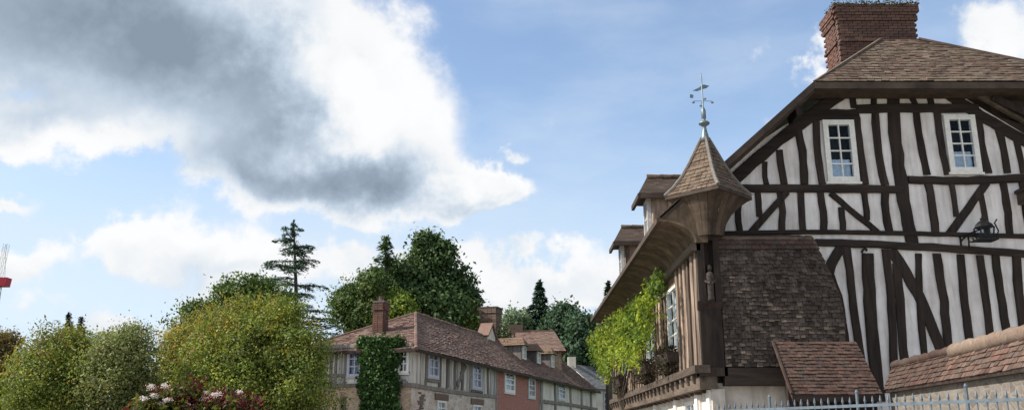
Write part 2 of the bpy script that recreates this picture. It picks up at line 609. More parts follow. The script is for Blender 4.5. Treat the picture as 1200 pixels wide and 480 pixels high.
class Frame:
    """a vertical wall plane: origin, horizontal axis U, outward normal N"""

    def __init__(self, O, U, N):
        self.O, self.U, self.N = Vector(O), Vector(U).normalized(), Vector(N).normalized()

    def hit(self, u, v, d=0.0):
        r = ray(u, v)
        e = Vector((0, 0, EYE))
        t = (self.O + self.N * d - e).dot(self.N) / r.dot(self.N)
        p = e + r * t - self.O
        return p.dot(self.U), p.z

    def pt(self, s, z, d=0.0):
        q = self.O + self.U * s + self.N * d
        return Vector((q.x, q.y, z))

    def timber(self, name, pix, wpx, mat, parent, proud=.035, back=.10, wob=.05, local=False, seed=None):
        """one hand hewn timber along pixel points of the photograph, on this wall"""
        if local:
            P = [Vector((a, b)) for a, b in pix]
            w = wpx
        else:
            P = [Vector(self.hit(*p)) for p in pix]
            a = self.hit(pix[0][0] - wpx / 2, pix[0][1])
            b = self.hit(pix[0][0] + wpx / 2, pix[0][1])
            if abs(pix[0][0] - pix[-1][0]) > 1.3 * abs(pix[0][1] - pix[-1][1]):
                a = self.hit(pix[0][0], pix[0][1] - wpx / 2)
                b = self.hit(pix[0][0], pix[0][1] + wpx / 2)
            w = (Vector(a) - Vector(b)).length
        rs = random
        # resample
        L = sum((P[i + 1] - P[i]).length for i in range(len(P) - 1))
        n = max(3, int(L / .28) + 1)
        pts = []
        for i in range(n + 1):
            t = i / n * L
            for j in range(len(P) - 1):
                sl = (P[j + 1] - P[j]).length
                if t <= sl + 1e-6 or j == len(P) - 2:
                    pts.append(P[j].lerp(P[j + 1], min(1, t / max(sl, 1e-6))))
                    break
                t -= sl
        vs, fs = [], []
        bend = rs.uniform(-.3, .3) * w
        for i, p in enumerate(pts):
            d = (pts[min(i + 1, n)] - pts[max(i - 1, 0)]).normalized()
            s = Vector((-d.y, d.x))
            off = bend * math.sin(math.pi * i / n) + rs.uniform(-wob, wob) * w
            wl = w / 2 * (1 + rs.uniform(-wob, wob) * 1.8)
            wr = w / 2 * (1 + rs.uniform(-wob, wob) * 1.8)
            pr = proud + rs.uniform(-.004, .004)
            for (k, dd) in ((-wl, -back), (-wl, pr * .75), (-wl * .8, pr), (wr * .8, pr), (wr, pr * .75), (wr, -back)):
                c = p + s * (off + k)
                vs.append(self.pt(c.x, c.y, dd))
        for i in range(n):
            for j in range(5):
                a = i * 6 + j
                fs.append((a, a + 1, a + 7, a + 6))
        fs.append((0, 1, 2, 3, 4, 5))
        fs.append(tuple(n * 6 + j for j in (5, 4, 3, 2, 1, 0)))
        mb = MB()
        mb.add(vs, fs)
        o = mb.build(name, mat, parent)
        return o


def wall_holes(frame, outer, holes, name, mat, parent, d=0.0, thick=.25):
    """flat wall polygon (local s,z) with rectangular holes, with thickness and reveals"""
    bm = bmesh.new()
    loops = []
    for poly in [outer] + holes:
        vs = [bm.verts.new(frame.pt(s, z, d)) for s, z in poly]
        for i in range(len(vs)):
            loops.append(bm.edges.new((vs[i], vs[(i + 1) % len(vs)])))
    bmesh.ops.triangle_fill(bm, use_beauty=True, edges=loops, normal=frame.N)
    # reveals
    for poly in [outer] + holes:
        n = len(poly)
        for i in range(n):
            a, b = poly[i], poly[(i + 1) % n]
            q = [bm.verts.new(frame.pt(*a, d)), bm.verts.new(frame.pt(*b, d)), bm.verts.new(frame.pt(*b, d - thick)), bm.verts.new(frame.pt(*a, d - thick))]
            bm.faces.new(q)
    bmesh.ops.remove_doubles(bm, verts=bm.verts, dist=1e-5)
    me = bpy.data.meshes.new(name)
    bm.to_mesh(me)
    bm.free()
    return link(name, me, mat, parent)


def rect(s0, z0, s1, z1):
    return [(s0, z0), (s1, z0), (s1, z1), (s0, z1)]


def window(fr, parent, s0, z0, s1, z1, cols, rows, frame_w=.07, mat='white', curtain=None, sill=True, recess=.03, mun=.028, label=None, depth=.5, cmat='curtain'):
    """frame, panes, glazing bars, dark-painted room box behind; the window is the part, pieces its sub-parts"""
    d = -recess
    w = MB()
    for (a0, b0, a1, b1) in ((s0, z0, s0 + frame_w, z1), (s1 - frame_w, z0, s1, z1), (s0 + frame_w, z0, s1 - frame_w, z0 + frame_w), (s0 + frame_w, z1 - frame_w, s1 - frame_w, z1)):
        w.hexa([fr.pt(a0, b0, d - .06), fr.pt(a1, b0, d - .06), fr.pt(a1, b0, d + .04), fr.pt(a0, b0, d + .04)],
               [fr.pt(a0, b1, d - .06), fr.pt(a1, b1, d - .06), fr.pt(a1, b1, d + .04), fr.pt(a0, b1, d + .04)], .5)
    win = w.build('window', mat, parent, label=label)
    gs0, gz0, gs1, gz1 = s0 + frame_w, z0 + frame_w, s1 - frame_w, z1 - frame_w
    cw, rh = (gs1 - gs0) / cols, (gz1 - gz0) / rows

    def bx(nm, a0, b0, a1, b1, d0, d1, mt):
        b = MB()
        b.hexa([fr.pt(a0, b0, d0), fr.pt(a1, b0, d0), fr.pt(a1, b0, d1), fr.pt(a0, b0, d1)],
               [fr.pt(a0, b1, d0), fr.pt(a1, b1, d0), fr.pt(a1, b1, d1), fr.pt(a0, b1, d1)], .5)
        return b.build(nm, mt, win)
    for i in range(1, cols):
        bx('glazing_bar', gs0 + i * cw - mun / 2, gz0, gs0 + i * cw + mun / 2, gz1, d - .035, d + .015, mat)
    for j in range(1, rows):
        bx('glazing_bar', gs0, gz0 + j * rh - mun / 2, gs1, gz0 + j * rh + mun / 2, d - .03, d + .012, mat)
    for i in range(cols):
        for j in range(rows):
            bx('pane', gs0 + i * cw + .002, gz0 + j * rh + .002, gs0 + (i + 1) * cw - .002, gz0 + (j + 1) * rh - .002, d - .018, d - .012, 'glass')
    if curtain:
        b = MB()
        n = 14
        vs, fs = [], []
        for i in range(n + 1):
            s = gs0 + (gs1 - gs0) * i / n
            dd = d - .11 + .012 * math.sin(i * 2.1)
            vs += [fr.pt(s, gz0 + (gz1 - gz0) * curtain[0], dd), fr.pt(s, gz0 + (gz1 - gz0) * curtain[1], dd)]
        for i in range(n):
            fs.append((2 * i, 2 * i + 2, 2 * i + 3, 2 * i + 1))
        b.add(vs, fs)
        b.build('curtain', cmat, win)
    # shallow box behind the glass, room shade put into its near-black colour
    b = MB()
    e = .0
    A = [fr.pt(s0 - e, z0 - e, d - .065), fr.pt(s1 + e, z0 - e, d - .065), fr.pt(s1 + e, z1 + e, d - .065), fr.pt(s0 - e, z1 + e, d - .065)]
    B = [fr.pt(s0 - e, z0 - e, d - depth), fr.pt(s1 + e, z0 - e, d - depth), fr.pt(s1 + e, z1 + e, d - depth), fr.pt(s0 - e, z1 + e, d - depth)]
    b.add(A + B, [(4, 5, 6, 7), (0, 1, 5, 4), (1, 2, 6, 5), (2, 3, 7, 6), (3, 0, 4, 7)])
    b.build('room_shade_box', 'dark', win)
    if sill:
        bx('sill', s0 - .04, z0 - .05, s1 + .04, z0 - .002, d - .03, .07, mat)
    return win


def shingle(L0, R0, L1, R1, n, tw, th, sink=None, jit=.006, each=None, ragged=.0, limit=None):
    """courses of tiles over the patch bottom L0-R0, top L1-R1. sink: MB to fill, or each(parent) for single objects"""
    L0, R0, L1, R1 = map(Vector, (L0, R0, L1, R1))
    nrm = (R0 - L0).cross(L1 - L0)
    if nrm.length < 1e-9:
        nrm = (R1 - L1).cross(L1 - L0)
    nrm.normalize()
    made = 0
    for i in range(n):
        t0, t1 = i / n, min(1.0, (i + 1.35) / n)
        a0, a1 = L0.lerp(L1, t0), R0.lerp(R1, t0)
        b0, b1 = L0.lerp(L1, t1), R0.lerp(R1, t1)
        wd = (a1 - a0).length
        if wd < tw * .4:
            continue
        k = max(1, round(wd / tw))
        off = .5 if i % 2 else 0.0
        edges = [0.0] + [(j + off) / k for j in range(0 if off else 1, k) if (j + off) / k < 1 - .3 / k and (j + off) / k > .3 / k] + [1.0]
        for j in range(len(edges) - 1):
            e0, e1 = edges[j], edges[j + 1]
            g = .004 / max(wd, .1)
            x0, x1 = e0 + g, e1 - g
            up = th + random.uniform(-jit, jit)
            sl = random.uniform(-ragged, ragged)
            dn = (L0 - L1).normalized() * sl
            p = [a0.lerp(a1, x0) + dn, a0.lerp(a1, x1) + dn, b0.lerp(b1, x1), b0.lerp(b1, x0)]
            top = [p[0] + nrm * (up + random.uniform(-jit, jit) * .5), p[1] + nrm * (up + random.uniform(-jit, jit) * .5), p[2] + nrm * .004, p[3] + nrm * .004]
            bot = [p[0] + nrm * (up - th * .85), p[1] + nrm * (up - th * .85)]
            vs = top + bot
            fs = [(0, 1, 2, 3), (4, 5, 1, 0), (4, 0, 3), (1, 5, 2), (5, 4, 3, 2)]
            made += 1
            if each and (limit is None or made <= limit):
                b = MB()
                b.add(vs, fs)
                b.build(each[0], each[1], each[2])
            else:
                sink.add(vs, fs)
    return made


# ------------------------------------------------------------------ foliage helpers
def leaf_mesh(name, cen, size, col, mat, parent=None, flat=None, aspect=.6, axis=None, kind=None, droop=0.0, out=None):
    """many small folded leaves, one mesh. cen (n,3), size (n,), col (n,3)"""
    n = len(cen)
    a = RNG.normal(size=(n, 3)) if axis is None else np.asarray(axis) + RNG.normal(size=(n, 3)) * .25
    a[:, 2] -= droop
    a /= np.linalg.norm(a, axis=1, keepdims=True)
    b = RNG.normal(size=(n, 3))
    if out is not None:
        nz = np.asarray(out) + RNG.normal(size=(n, 3)) * .42
        b = np.cross(nz, a)
    if flat is not None:
        nz = np.array([0, 0, 1.0]) + RNG.normal(size=(n, 3)) * flat
        b = np.cross(nz, a)
    b -= a * (a * b).sum(1, keepdims=True)
    b /= np.maximum(np.linalg.norm(b, axis=1, keepdims=True), 1e-6)
    c = np.cross(a, b)
    s = np.asarray(size)[:, None]
    v = np.empty((n, 4, 3), dtype=np.float32)
    v[:, 0] = cen - a * s * .5
    v[:, 1] = cen + b * s * aspect * .5 + c * s * .10
    v[:, 2] = cen + a * s * .5
    v[:, 3] = cen - b * s * aspect * .5 + c * s * .10
    me = bpy.data.meshes.new(name)
    me.vertices.add(4 * n)
    me.vertices.foreach_set('co', v.reshape(-1))
    me.loops.add(4 * n)
    me.loops.foreach_set('vertex_index', np.arange(4 * n, dtype=np.int32))
    me.polygons.add(n)
    me.polygons.foreach_set('loop_start', np.arange(0, 4 * n, 4, dtype=np.int32))
    me.polygons.foreach_set('loop_total', np.full(n, 4, dtype=np.int32))
    me.update(calc_edges=True)
    at = me.attributes.new('Col', 'FLOAT_COLOR', 'FACE')
    cc = np.ones((n, 4), dtype=np.float32)
    cc[:, :3] = np.clip(col, .003, 1)
    at.data.foreach_set('color', cc.reshape(-1))
    return link(name, me, mat, parent, kind)


def pick(pal, w, n):
    pal = np.array(pal, dtype=float)
    w = np.array(w, dtype=float)
    return pal[RNG.choice(len(pal), size=n, p=w / w.sum())]


def crown_points(blobs, ncl, per, spread, shell=.5):
    """twig clusters through the outer part of the blobs -> leaf centres and cluster ids"""
    bl = np.array(blobs, dtype=float)
    vol = bl[:, 3] * bl[:, 4] * bl[:, 5]
    ids = RNG.choice(len(bl), size=ncl, p=vol ** .75 / (vol ** .75).sum())
    d = RNG.normal(size=(ncl, 3))
    d /= np.linalg.norm(d, axis=1, keepdims=True)
    r = (shell + (1 - shell) * RNG.random(ncl) ** .7) * (1 + RNG.normal(size=ncl) * .07)
    lob = RNG.normal(size=(len(bl), 16, 3))
    lob /= np.linalg.norm(lob, axis=2, keepdims=True)
    dk = np.clip(np.einsum('nj,nkj->nk', d, lob[ids]).max(1), 0, 1) ** 10
    r *= .80 + .34 * dk
    c = bl[ids, :3] + d * bl[ids, 3:6] * r[:, None]
    m = RNG.poisson(per, ncl)
    cid = np.repeat(np.arange(ncl), m)
    sp = spread * (0.6 + .8 * RNG.random(ncl))
    off = RNG.normal(size=(len(cid), 3)) * sp[cid][:, None]
    off[:, 2] *= .75
    return c, cid, c[cid] + off


def limbs(root, base, top, rad, targets, name='trunk'):
    b = MB()
    base, top = Vector(base), Vector(top)
    n = 7
    pts = [base.lerp(top, i / n) + Vector((random.uniform(-1, 1), random.uniform(-1, 1), 0)) * rad * .5 * (i > 0) for i in range(n + 1)]
    b.tube(pts, [rad * (1.25 if i == 0 else 1 - .75 * i / n) for i in range(n + 1)], 9)
    for t in targets:
        t = Vector(t)
        k = random.uniform(.3, .9)
        s = base.lerp(top, k)
        mid = s.lerp(t, .5) + Vector((random.uniform(-.1, .1), random.uniform(-.1, .1), .12)) * (t - s).length
        b.tube([s, s.lerp(mid, .6), mid, t], [rad * (1 - .7 * k) * .55, rad * .3, rad * .2, rad * .05], 6)
    return b.build(name, 'bark', root, smooth=True)


def broadleaf(name, label, D, blobs_px, ncl, per, leaf, pal, wts, group=None, spread=.16, depth=1.0, tint=None, shell=.5, cat='tree', wisps=0, trunk=.16, mat='leaf'):
    bl = []
    for (u, v, ru, rv) in blobs_px:
        c = atY(u, v, D + random.uniform(-.6, .6) * depth)
        k = D / 1072.0
        bl.append((c.x, c.y, c.z, ru * k, max(ru, rv) * k * depth * .9, rv * k))
    cx = sum(b[0] * b[3] for b in bl) / sum(b[3] for b in bl)
    cy = sum(b[1] for b in bl) / len(bl)
    zt = max(b[2] + b[5] * .5 for b in bl)
    root = thing(name, label, cat, (cx, cy, 0), group)
    cl, cid, P = crown_points(bl, ncl, per, spread, shell)
    if wisps:
        # loose shoots that break the outline
        d = RNG.normal(size=(wisps, 3))
        d[:, 2] = np.abs(d[:, 2]) + .75
        d /= np.linalg.norm(d, axis=1, keepdims=True)
        ids = RNG.integers(0, len(bl), wisps)
        ba = np.array(bl)
        t = RNG.random((wisps, 9)) * .30 + .80
        W = ba[ids, None, :3] + d[:, None, :] * ba[ids, None, 3:6] * t[:, :, None] + RNG.normal(size=(wisps, 9, 3)) * .035
        base_n = len(cl)
        P = np.concatenate([P, W.reshape(-1, 3)])
        cid = np.concatenate([cid, np.repeat(np.arange(wisps) + base_n, 9)])
        cl = np.concatenate([cl, W.mean(1)])
    n = len(P)
    base = pick(pal, wts, len(cl))[cid]
    base = base * .55 + pick(pal, wts, n) * .2 + np.average(np.array(pal), axis=0, weights=wts) * .25
    if tint is not None:
        base = tint(P, base)
    base *= (.72 + .56 * RNG.random(len(cl)))[cid][:, None]
    base *= (0.88 + .24 * RNG.random(n))[:, None]
    ba = np.array(bl)
    dd = ((P[:, None, :] - ba[None, :, :3]) / ba[None, :, 3:6])
    near = np.argmin((dd ** 2).sum(2), 1)
    outv = dd[np.arange(n), near]
    outv /= np.maximum(np.linalg.norm(outv, axis=1, keepdims=True), 1e-4)
    cv = P - cl[cid]
    cv /= np.maximum(np.linalg.norm(cv, axis=1, keepdims=True), 1e-4)
    outv = outv * .6 + cv * .7 + np.array([0, 0, .35])
    leaf_mesh('crown', P, leaf * (.6 + .8 * RNG.random(n)), base, mat, root, out=outv)
    tg = [tuple(cl[i]) for i in RNG.integers(0, len(cl), 26)]
    limbs(root, (cx, cy, -.05), (cx, cy, zt * .93), trunk, tg)
    return root


def conifer(name, label, D, u, vtop, vbot, wpx, pal, wts, tiers=26, dens=60, droop=.15, leaf=.22, group=None, gap=0.0, lean=0, ragged=.35, top_pow=.85, horizontal=False, trunk=.2, two_tops=False):
    top, bot = atY(u + lean, vtop, D), atY(u, vbot, D)
    k = D / 1072.0
    root = thing(name, label, 'tree', (bot.x, D, 0), group)
    P, A, C = [], [], []
    H = top.z - bot.z
    tips = []
    ntr = int(tiers)
    for i in range(ntr):
        t = (i + random.random() * .6) / ntr
        zc = bot.z + H * t
        xc = bot.x + (top.x - bot.x) * t
        R = wpx * k * .5 * ((1 - t) ** top_pow) + .12
        nb = random.randint(4, 7)
        a0 = random.random() * 6.28
        for j in range(nb):
            if random.random() < gap:
                continue
            an = a0 + 6.283 * j / nb + random.uniform(-.35, .35)
            r = R * random.uniform(1 - ragged, 1 + ragged * .35)
            m = max(6, int(dens * r))
            s = RNG.random(m) ** .75
            dz = -droop * r * s ** 1.6 if not horizontal else (.10 * r * s - .16 * r * s ** 2.5)
            wv = .20 * r * (1 - .65 * s) + .05
            lat = RNG.normal(size=m) * wv
            x = xc + math.cos(an) * r * s - math.sin(an) * lat
            y = D + math.sin(an) * r * s + math.cos(an) * lat
            z = zc + dz + RNG.normal(size=m) * (.05 if horizontal else .09) - (np.abs(lat) * .25)
            P.append(np.stack([x, y, z], 1))
            ax = np.tile(np.array([math.cos(an), math.sin(an), -.15]), (m, 1))
            ax[:, 0] += -math.sin(an) * np.sign(lat) * .7
            ax[:, 1] += math.cos(an) * np.sign(lat) * .7
            A.append(ax)
            tips.append((xc, D, zc, xc + math.cos(an) * r * .8, D + math.sin(an) * r * .8, zc - (0 if horizontal else droop * r * .6)))
    m = 60
    for (lx, lh) in ([(0, 0), (-.5, -.55)] if two_tops else [(0, 0)]):
        t = RNG.random(m)
        P.append(np.stack([top.x + lx + RNG.normal(size=m) * .07, np.full(m, D) + RNG.normal(size=m) * .07, top.z + lh - t * .9], 1))
        A.append(np.tile(np.array([.3, .1, .9]), (m, 1)))
    P = np.concatenate(P)
    A = np.concatenate(A)
    n = len(P)
    c = pick(pal, wts, n) * (.7 + .6 * RNG.random(n))[:, None]
    leaf_mesh('crown', P, leaf * (.6 + .8 * RNG.random(n)), c, 'needle', root, aspect=.32, axis=A, flat=.6)
    b = MB()
    b.tube([(bot.x, D, -.05), (bot.x, D, bot.z), (top.x, D, top.z)], [trunk * 1.4, trunk, .03], 8)
    for q in random.sample(tips, min(len(tips), 70)):
        b.tube([q[:3], q[3:]], [.05, .015], 5)
    if two_tops:
        b.tube([(bot.x, D, bot.z + H * .7), (top.x - .5, D, top.z - .55)], [.08, .02], 6)
    b.build('trunk', 'bark', root)
    return root


# ------------------------------------------------------------------ the ground
def sheet(name, pts, mat, z):
    b = MB()
    b.add([(x, y, z) for x, y in pts], [tuple(range(len(pts)))])
    return structure(b.build(name, mat))


sheet('ground', [(-3000, -3000), (3000, -3000), (3000, 3000), (-3000, 3000)], 'lawn', 0.0)
sheet('bounce_yard', [(-34, -60), (34, -60), (34, 31), (-34, 31)], 'bounce_gravel', .002)  # unseen pale sheet, added to bounce warm light onto facades and soffits
sheet('road', [(-7, -40), (1.6, -40), (1.6, 60), (14, 110), (5, 110), (-7, 60)], 'asphalt', .004)
b = MB()
b.box((1.6, -40, 0), (4.35, 48, .13))
structure(b.build('pavement', 'paving'))

# ------------------------------------------------------------------ the big half-timbered house
GY = 18.6
WX = 3.75                                   # street wall
house = thing('half_timbered_house', 'large black and white half-timbered house with corner turret and brick chimney', 'house', (8, 22, 0))
G = Frame((0, GY, 0), (1, 0, 0), (0, -1, 0))


def g(u, v):
    return G.hit(u, v)


gx = lambda u, v: G.hit(u, v)
win_px = [((963.5, 141.5), (1005.5, 213.5)), ((1104.5, 135.5), (1149, 202.5))]
holes, wins = [], []
for (a, bb) in win_px:
    c = ((a[0] + bb[0]) / 2, (a[1] + bb[1]) / 2)
    s_c, z_c = g(*c)
    z1 = g(c[0], a[1])[1]
    z0 = g(c[0], bb[1])[1]
    w = (g(c[0] + 18.5, c[1])[0] - g(c[0] - 18.5, c[1])[0]) / 2
    wins.append((s_c - w, z0, s_c + w, z1))
    holes.append(rect(s_c - w, z0, s_c + w, z1))
# gable wall outline
rL = [g(995, 99), g(858, 203)]
RK = [g(1106, 100), g(1240, 181)]
outer = [(WX + .05, -.05), (13.6, -.05), (13.6, RK[1][1] - .55), RK[1], RK[0], (rL[0][0] - .25, 9.20), (4.35, 7.25), (WX + .05, 6.55)]
# wall panel goes up to the underside of the roof on the left
wall_holes(G, outer, holes, 'gable_wall', 'plaster', house)

V, H_ = 'timber', 'timber_h'
TB = [
    # beams
    ('timber_beam', [(940, 137), (1006, 134)], 12, H_), ('timber_beam', [(1003, 128), (1146, 128)], 10, H_),
    ('timber_beam', [(868, 221), (960, 220.5), (1057, 222)], 9, H_), ('timber_beam', [(1064, 211), (1140, 209), (1215, 208)], 9, H_),
    ('timber_beam', [(842, 273.5), (960, 273), (1064, 275), (1215, 277.5)], 5, H_),
    ('timber_beam', [(955, 284), (1063, 290), (1130, 294), (1215, 299)], 8.5, H_),
    # principal rafters of the gable
    ('principal_rafter', [(997, 104), (930, 155), (852, 217)], 14, H_), ('principal_rafter', [(1100, 104), (1150, 134), (1215, 174)], 12, H_),
    # studs above the collar
    ('timber_stud', [(999, 104), (1001, 127)], 7, V), ('timber_stud', [(1021, 104), (1024, 123)], 7, V), ('timber_stud', [(1070, 104), (1072, 123)], 7, V), ('timber_stud', [(1089, 104), (1091, 123)], 7, V),
    # king post
    ('timber_post', [(1046, 104), (1051, 150), (1063, 240), (1070, 290)], 14, V),
    # upper storey studs
    ('timber_stud', [(896, 190), (898, 216)], 6, V), ('timber_stud', [(913, 176), (919, 216)], 8, V), ('timber_stud', [(935, 152), (942, 216)], 9, V), ('timber_stud', [(956, 142), (963, 216)], 8, V),
    ('timber_stud', [(1003, 138), (1013, 216)], 9, V), ('timber_stud', [(1025, 132), (1031, 180), (1037, 217)], 9, V),
    ('timber_stud', [(1073, 132), (1086, 205)], 8, V), ('timber_stud', [(1098, 132), (1110, 205)], 8, V),
    ('timber_stud', [(1144, 131), (1157, 203)], 10, V), ('timber_stud', [(1169, 150), (1180, 203)], 8, V), ('timber_stud', [(1190, 163), (1199, 203)], 7, V),
    # middle band
    ('timber_stud', [(866, 238), (867, 271)], 7, V), ('timber_stud', [(888, 226), (890, 254)], 7, V), ('timber_brace', [(922, 225), (880, 273)], 8, V), ('timber_stud', [(914, 226), (916, 271)], 8, V),
    ('timber_stud', [(938, 225), (941, 271)], 8, V), ('timber_stud', [(961, 225), (965, 271)], 8, V), ('timber_brace', [(973, 226), (1000, 251), (1028, 272)], 7, V), ('timber_stud', [(985, 243), (988, 271)], 7, V),
    ('timber_stud', [(1012, 226), (1016, 258)], 7, V), ('timber_stud', [(1037, 226), (1042, 272)], 9, V),
    ('timber_stud', [(1087, 214), (1096, 273)], 9, V), ('timber_stud', [(1114, 214), (1120, 254)], 6, V), ('timber_brace', [(1156, 214), (1112, 274)], 9, V),
    ('timber_stud', [(1149, 228), (1157, 275)], 7, V), ('timber_stud', [(1174, 213), (1183, 275)], 8.5, V), ('timber_stud', [(1197, 213), (1206, 275)], 7, V),
    # lower storey
    ('timber_brace', [(987, 288), (970, 320)], 12, V), ('timber_stud', [(972, 318), (984, 352), (996, 440)], 9, V), ('timber_stud', [(992, 288), (1000, 350), (1011, 436)], 9, V), ('timber_post', [(1016, 297), (1021, 370), (1030, 470)], 14, V),
    ('timber_stud', [(1037, 292), (1042, 360), (1047, 450)], 9, V), ('timber_stud', [(1050, 308), (1056, 345), (1064, 450)], 10, V), ('timber_brace', [(1044, 292), (1072, 345), (1106, 420)], 12.5, V),
    ('timber_stud', [(1076, 297), (1078, 332), (1086, 440)], 7.5, V), ('timber_stud', [(1097, 297), (1104, 360), (1112, 440)], 10, V), ('timber_stud', [(1125, 298), (1131, 350), (1141, 430)], 9, V),
    ('timber_stud', [(1147, 299), (1163, 430)], 8.5, V), ('timber_stud', [(1166, 299), (1186, 430)], 9, V), ('timber_stud', [(1190, 300), (1207, 430)], 10, V), ('timber_stud', [(1214, 300), (1228, 420)], 9, V),
]
for i, (nm, px, w, mt) in enumerate(TB):
    G.timber(nm, px, w, mt, house, proud=.035 + .0022 * (i % 9) + (.02 if 'beam' in nm else 0), back=.05)
for (s0, z0, s1, z1) in wins:
    window(G, house, s0, z0, s1, z1, 2, 4, .115, 'white', (0.0, .36), True, -.03)

# roof planes
hipL, hipLow = atY(955, 96, 18.0), atY(850, 190, 18.0)
sl = (hipL.z - hipLow.z) / (hipL.x - hipLow.x)
EX = 3.0
EZ = hipL.z - sl * (hipL.x - EX) + .03
ridA, ridB = atY(1032, 47, 20.0), atY(1077, 50, 20.0)
ridB.z = ridA.z
hipR = Vector((13.3, 18.0, hipL.z))
YB = 33.0
b = MB()
# left slope, a slab, eaves at EX, from the front verge to the far end; cut back at the turret
th = Vector((sl, 0, -1)).normalized() * .10
for poly in ([Vector((EX, 17.75, EZ)), Vector((EX, 18.0, EZ)), hipL, ridA, Vector((ridA.x, YB, ridA.z)), Vector((EX, YB, EZ))],):
    b.prism(poly[1:], th)
b.prism([hipL, hipR, ridB, ridA], (0, .09, -.10))
er = Vector((17.0, 18.0, hipR.z - 2.1))
b.prism([hipR, er, Vector((17, YB, er.z)), Vector((ridB.x, YB, ridB.z)), ridB], (0, 0, -.12))
roof = b.build('roof', 'barge', house)
tiles = MB()
shingle(hipL + Vector((-.03, -.03, .0)), hipR + Vector((0, -.03, 0)), ridA, ridB, 26, .165, .026, tiles, jit=.01)
shingle(Vector((EX, YB, EZ)), Vector((EX, 18.0, EZ)), Vector((ridA.x, YB, ridA.z)), hipL + (ridA - hipL) * .999, 40, .17, .022, tiles)
tiles.build('roof_tiles', 'tile', roof, kind='stuff')
b = MB()
b.bar(hipL + Vector((0, -.02, .015)), ridA + Vector((0, -.02, .025)), .09, .04)
b.build('hip_flashing', 'tile', roof)
b = MB()
b.bar(ridB + Vector((0, -.02, .02)), hipR + Vector((0, 0, .02)), .10, .05)
b.build('hip_flashing', 'barge', roof)
# fascia under the hip, barge boards and soffit of the left verge
b = MB()
b.box((hipL.x - .02, 17.93, hipL.z - .18), (13.3, 18.05, hipL.z - .035))
b.build('fascia_board', 'barge', roof)
b = MB()
b.box((hipL.x - .02, 18.055, hipL.z - .16), (13.3, GY + .1, hipL.z - .11))
b.build('soffit_board', 'soffit', roof)


def verge_pt(x, y, dz):
    return Vector((x, y, hipL.z - sl * (hipL.x - x) + dz))


b = MB()
for (x0, x1) in ((3.3, hipL.x),):
    b.hexa([verge_pt(x0, 17.94, -.15), verge_pt(x1, 17.94, -.15), verge_pt(x1, 17.995, -.15), verge_pt(x0, 17.995, -.15)],
           [verge_pt(x0, 17.94, .03), verge_pt(x1, 17.94, .03), verge_pt(x1, 17.995, .03), verge_pt(x0, 17.995, .03)])
b.build('barge_board', 'barge', roof)
b = MB()
b.hexa([verge_pt(3.5, 18.0, -.20), verge_pt(hipL.x, 18.0, -.20), verge_pt(hipL.x, GY + .1, -.20), verge_pt(3.5, GY + .1, -.20)],
       [verge_pt(3.5, 18.0, -.15), verge_pt(hipL.x, 18.0, -.15), verge_pt(hipL.x, GY + .1, -.15), verge_pt(3.5, GY + .1, -.15)])
b.build('soffit_board', 'soffit', roof)
b = MB()
q = G.pt(*g(927, 147), 0)
b.obox(q + Vector((0, -.3, .12)), Vector((.06, 0, .02)), Vector((0, .3, 0)), Vector((-.02, 0, .10)))
b.build('purlin_end', 'timber', roof)
# deep shaded verge on the right: boarded underside with rafters
A = G.pt(*RK[0], -.12) + Vector((0, 0, .02))
B = G.pt(*RK[1], -.12)
C = Vector((13.2, 18.1, hipL.z - .165))
Dd = Vector((A.x, 18.1, hipL.z - .165))
b = MB()
b.prism([A, B, Vector((13.6, 18.72, B.z)), Vector((13.6, 18.72, hipL.z - .12)), Vector((A.x, 18.72, hipL.z - .12))], (0, .05, 0))
b.build('verge_boarding', 'barge', roof)
for t in (.30, .62):
    b = MB()
    p = A.lerp(B, t)
    b.bar(p + Vector((.25, -.28, .12)), p + Vector((1.3, -.42, -.55)), .13, .16)
    b.build('rafter', 'timber', roof)
b = MB()
b.bar(G.pt(*RK[0], .12) + Vector((.30, 0, .02)), G.pt(*RK[1], .12) + Vector((.30, 0, .10)), .1, .17)
b.build('barge_board', 'oldoak_h', roof)

# chimney, every brick of the two faces in view
chx0, chx1 = atY(982, 40, 20.5).x, atY(1075, 40, 20.5).x
chy0, chy1 = 20.5, 21.4
cz0, cz1 = 9.9, atY(1020, 6, 20.4).z
b = MB()
b.box((chx0 + .02, chy0 + .02, cz0), (chx1 - .02, chy1 - .02, cz1))
chim = b.build('chimney', 'mortar', house)
BH, BW = .072, .225
me_cache = {}


def brick(w, d, h):
    key = (round(w, 2), round(d, 2))
    if key not in me_cache:
        me = bpy.data.meshes.new('brick')
        bm = bmesh.new()
        bmesh.ops.create_cube(bm, size=1, matrix=Matrix.Diagonal((w, d, h, 1)))
        bm.to_mesh(me)
        bm.free()
        me.materials.append(M['brick'])
        me_cache[key] = me
    return me_cache[key]


def put_brick(c, w, d, h=.062):
    o = bpy.data.objects.new('brick', brick(w, d, h))
    COL.objects.link(o)
    o.location = c
    o.rotation_euler = (0, 0, random.uniform(-.012, .012))
    o.parent = chim


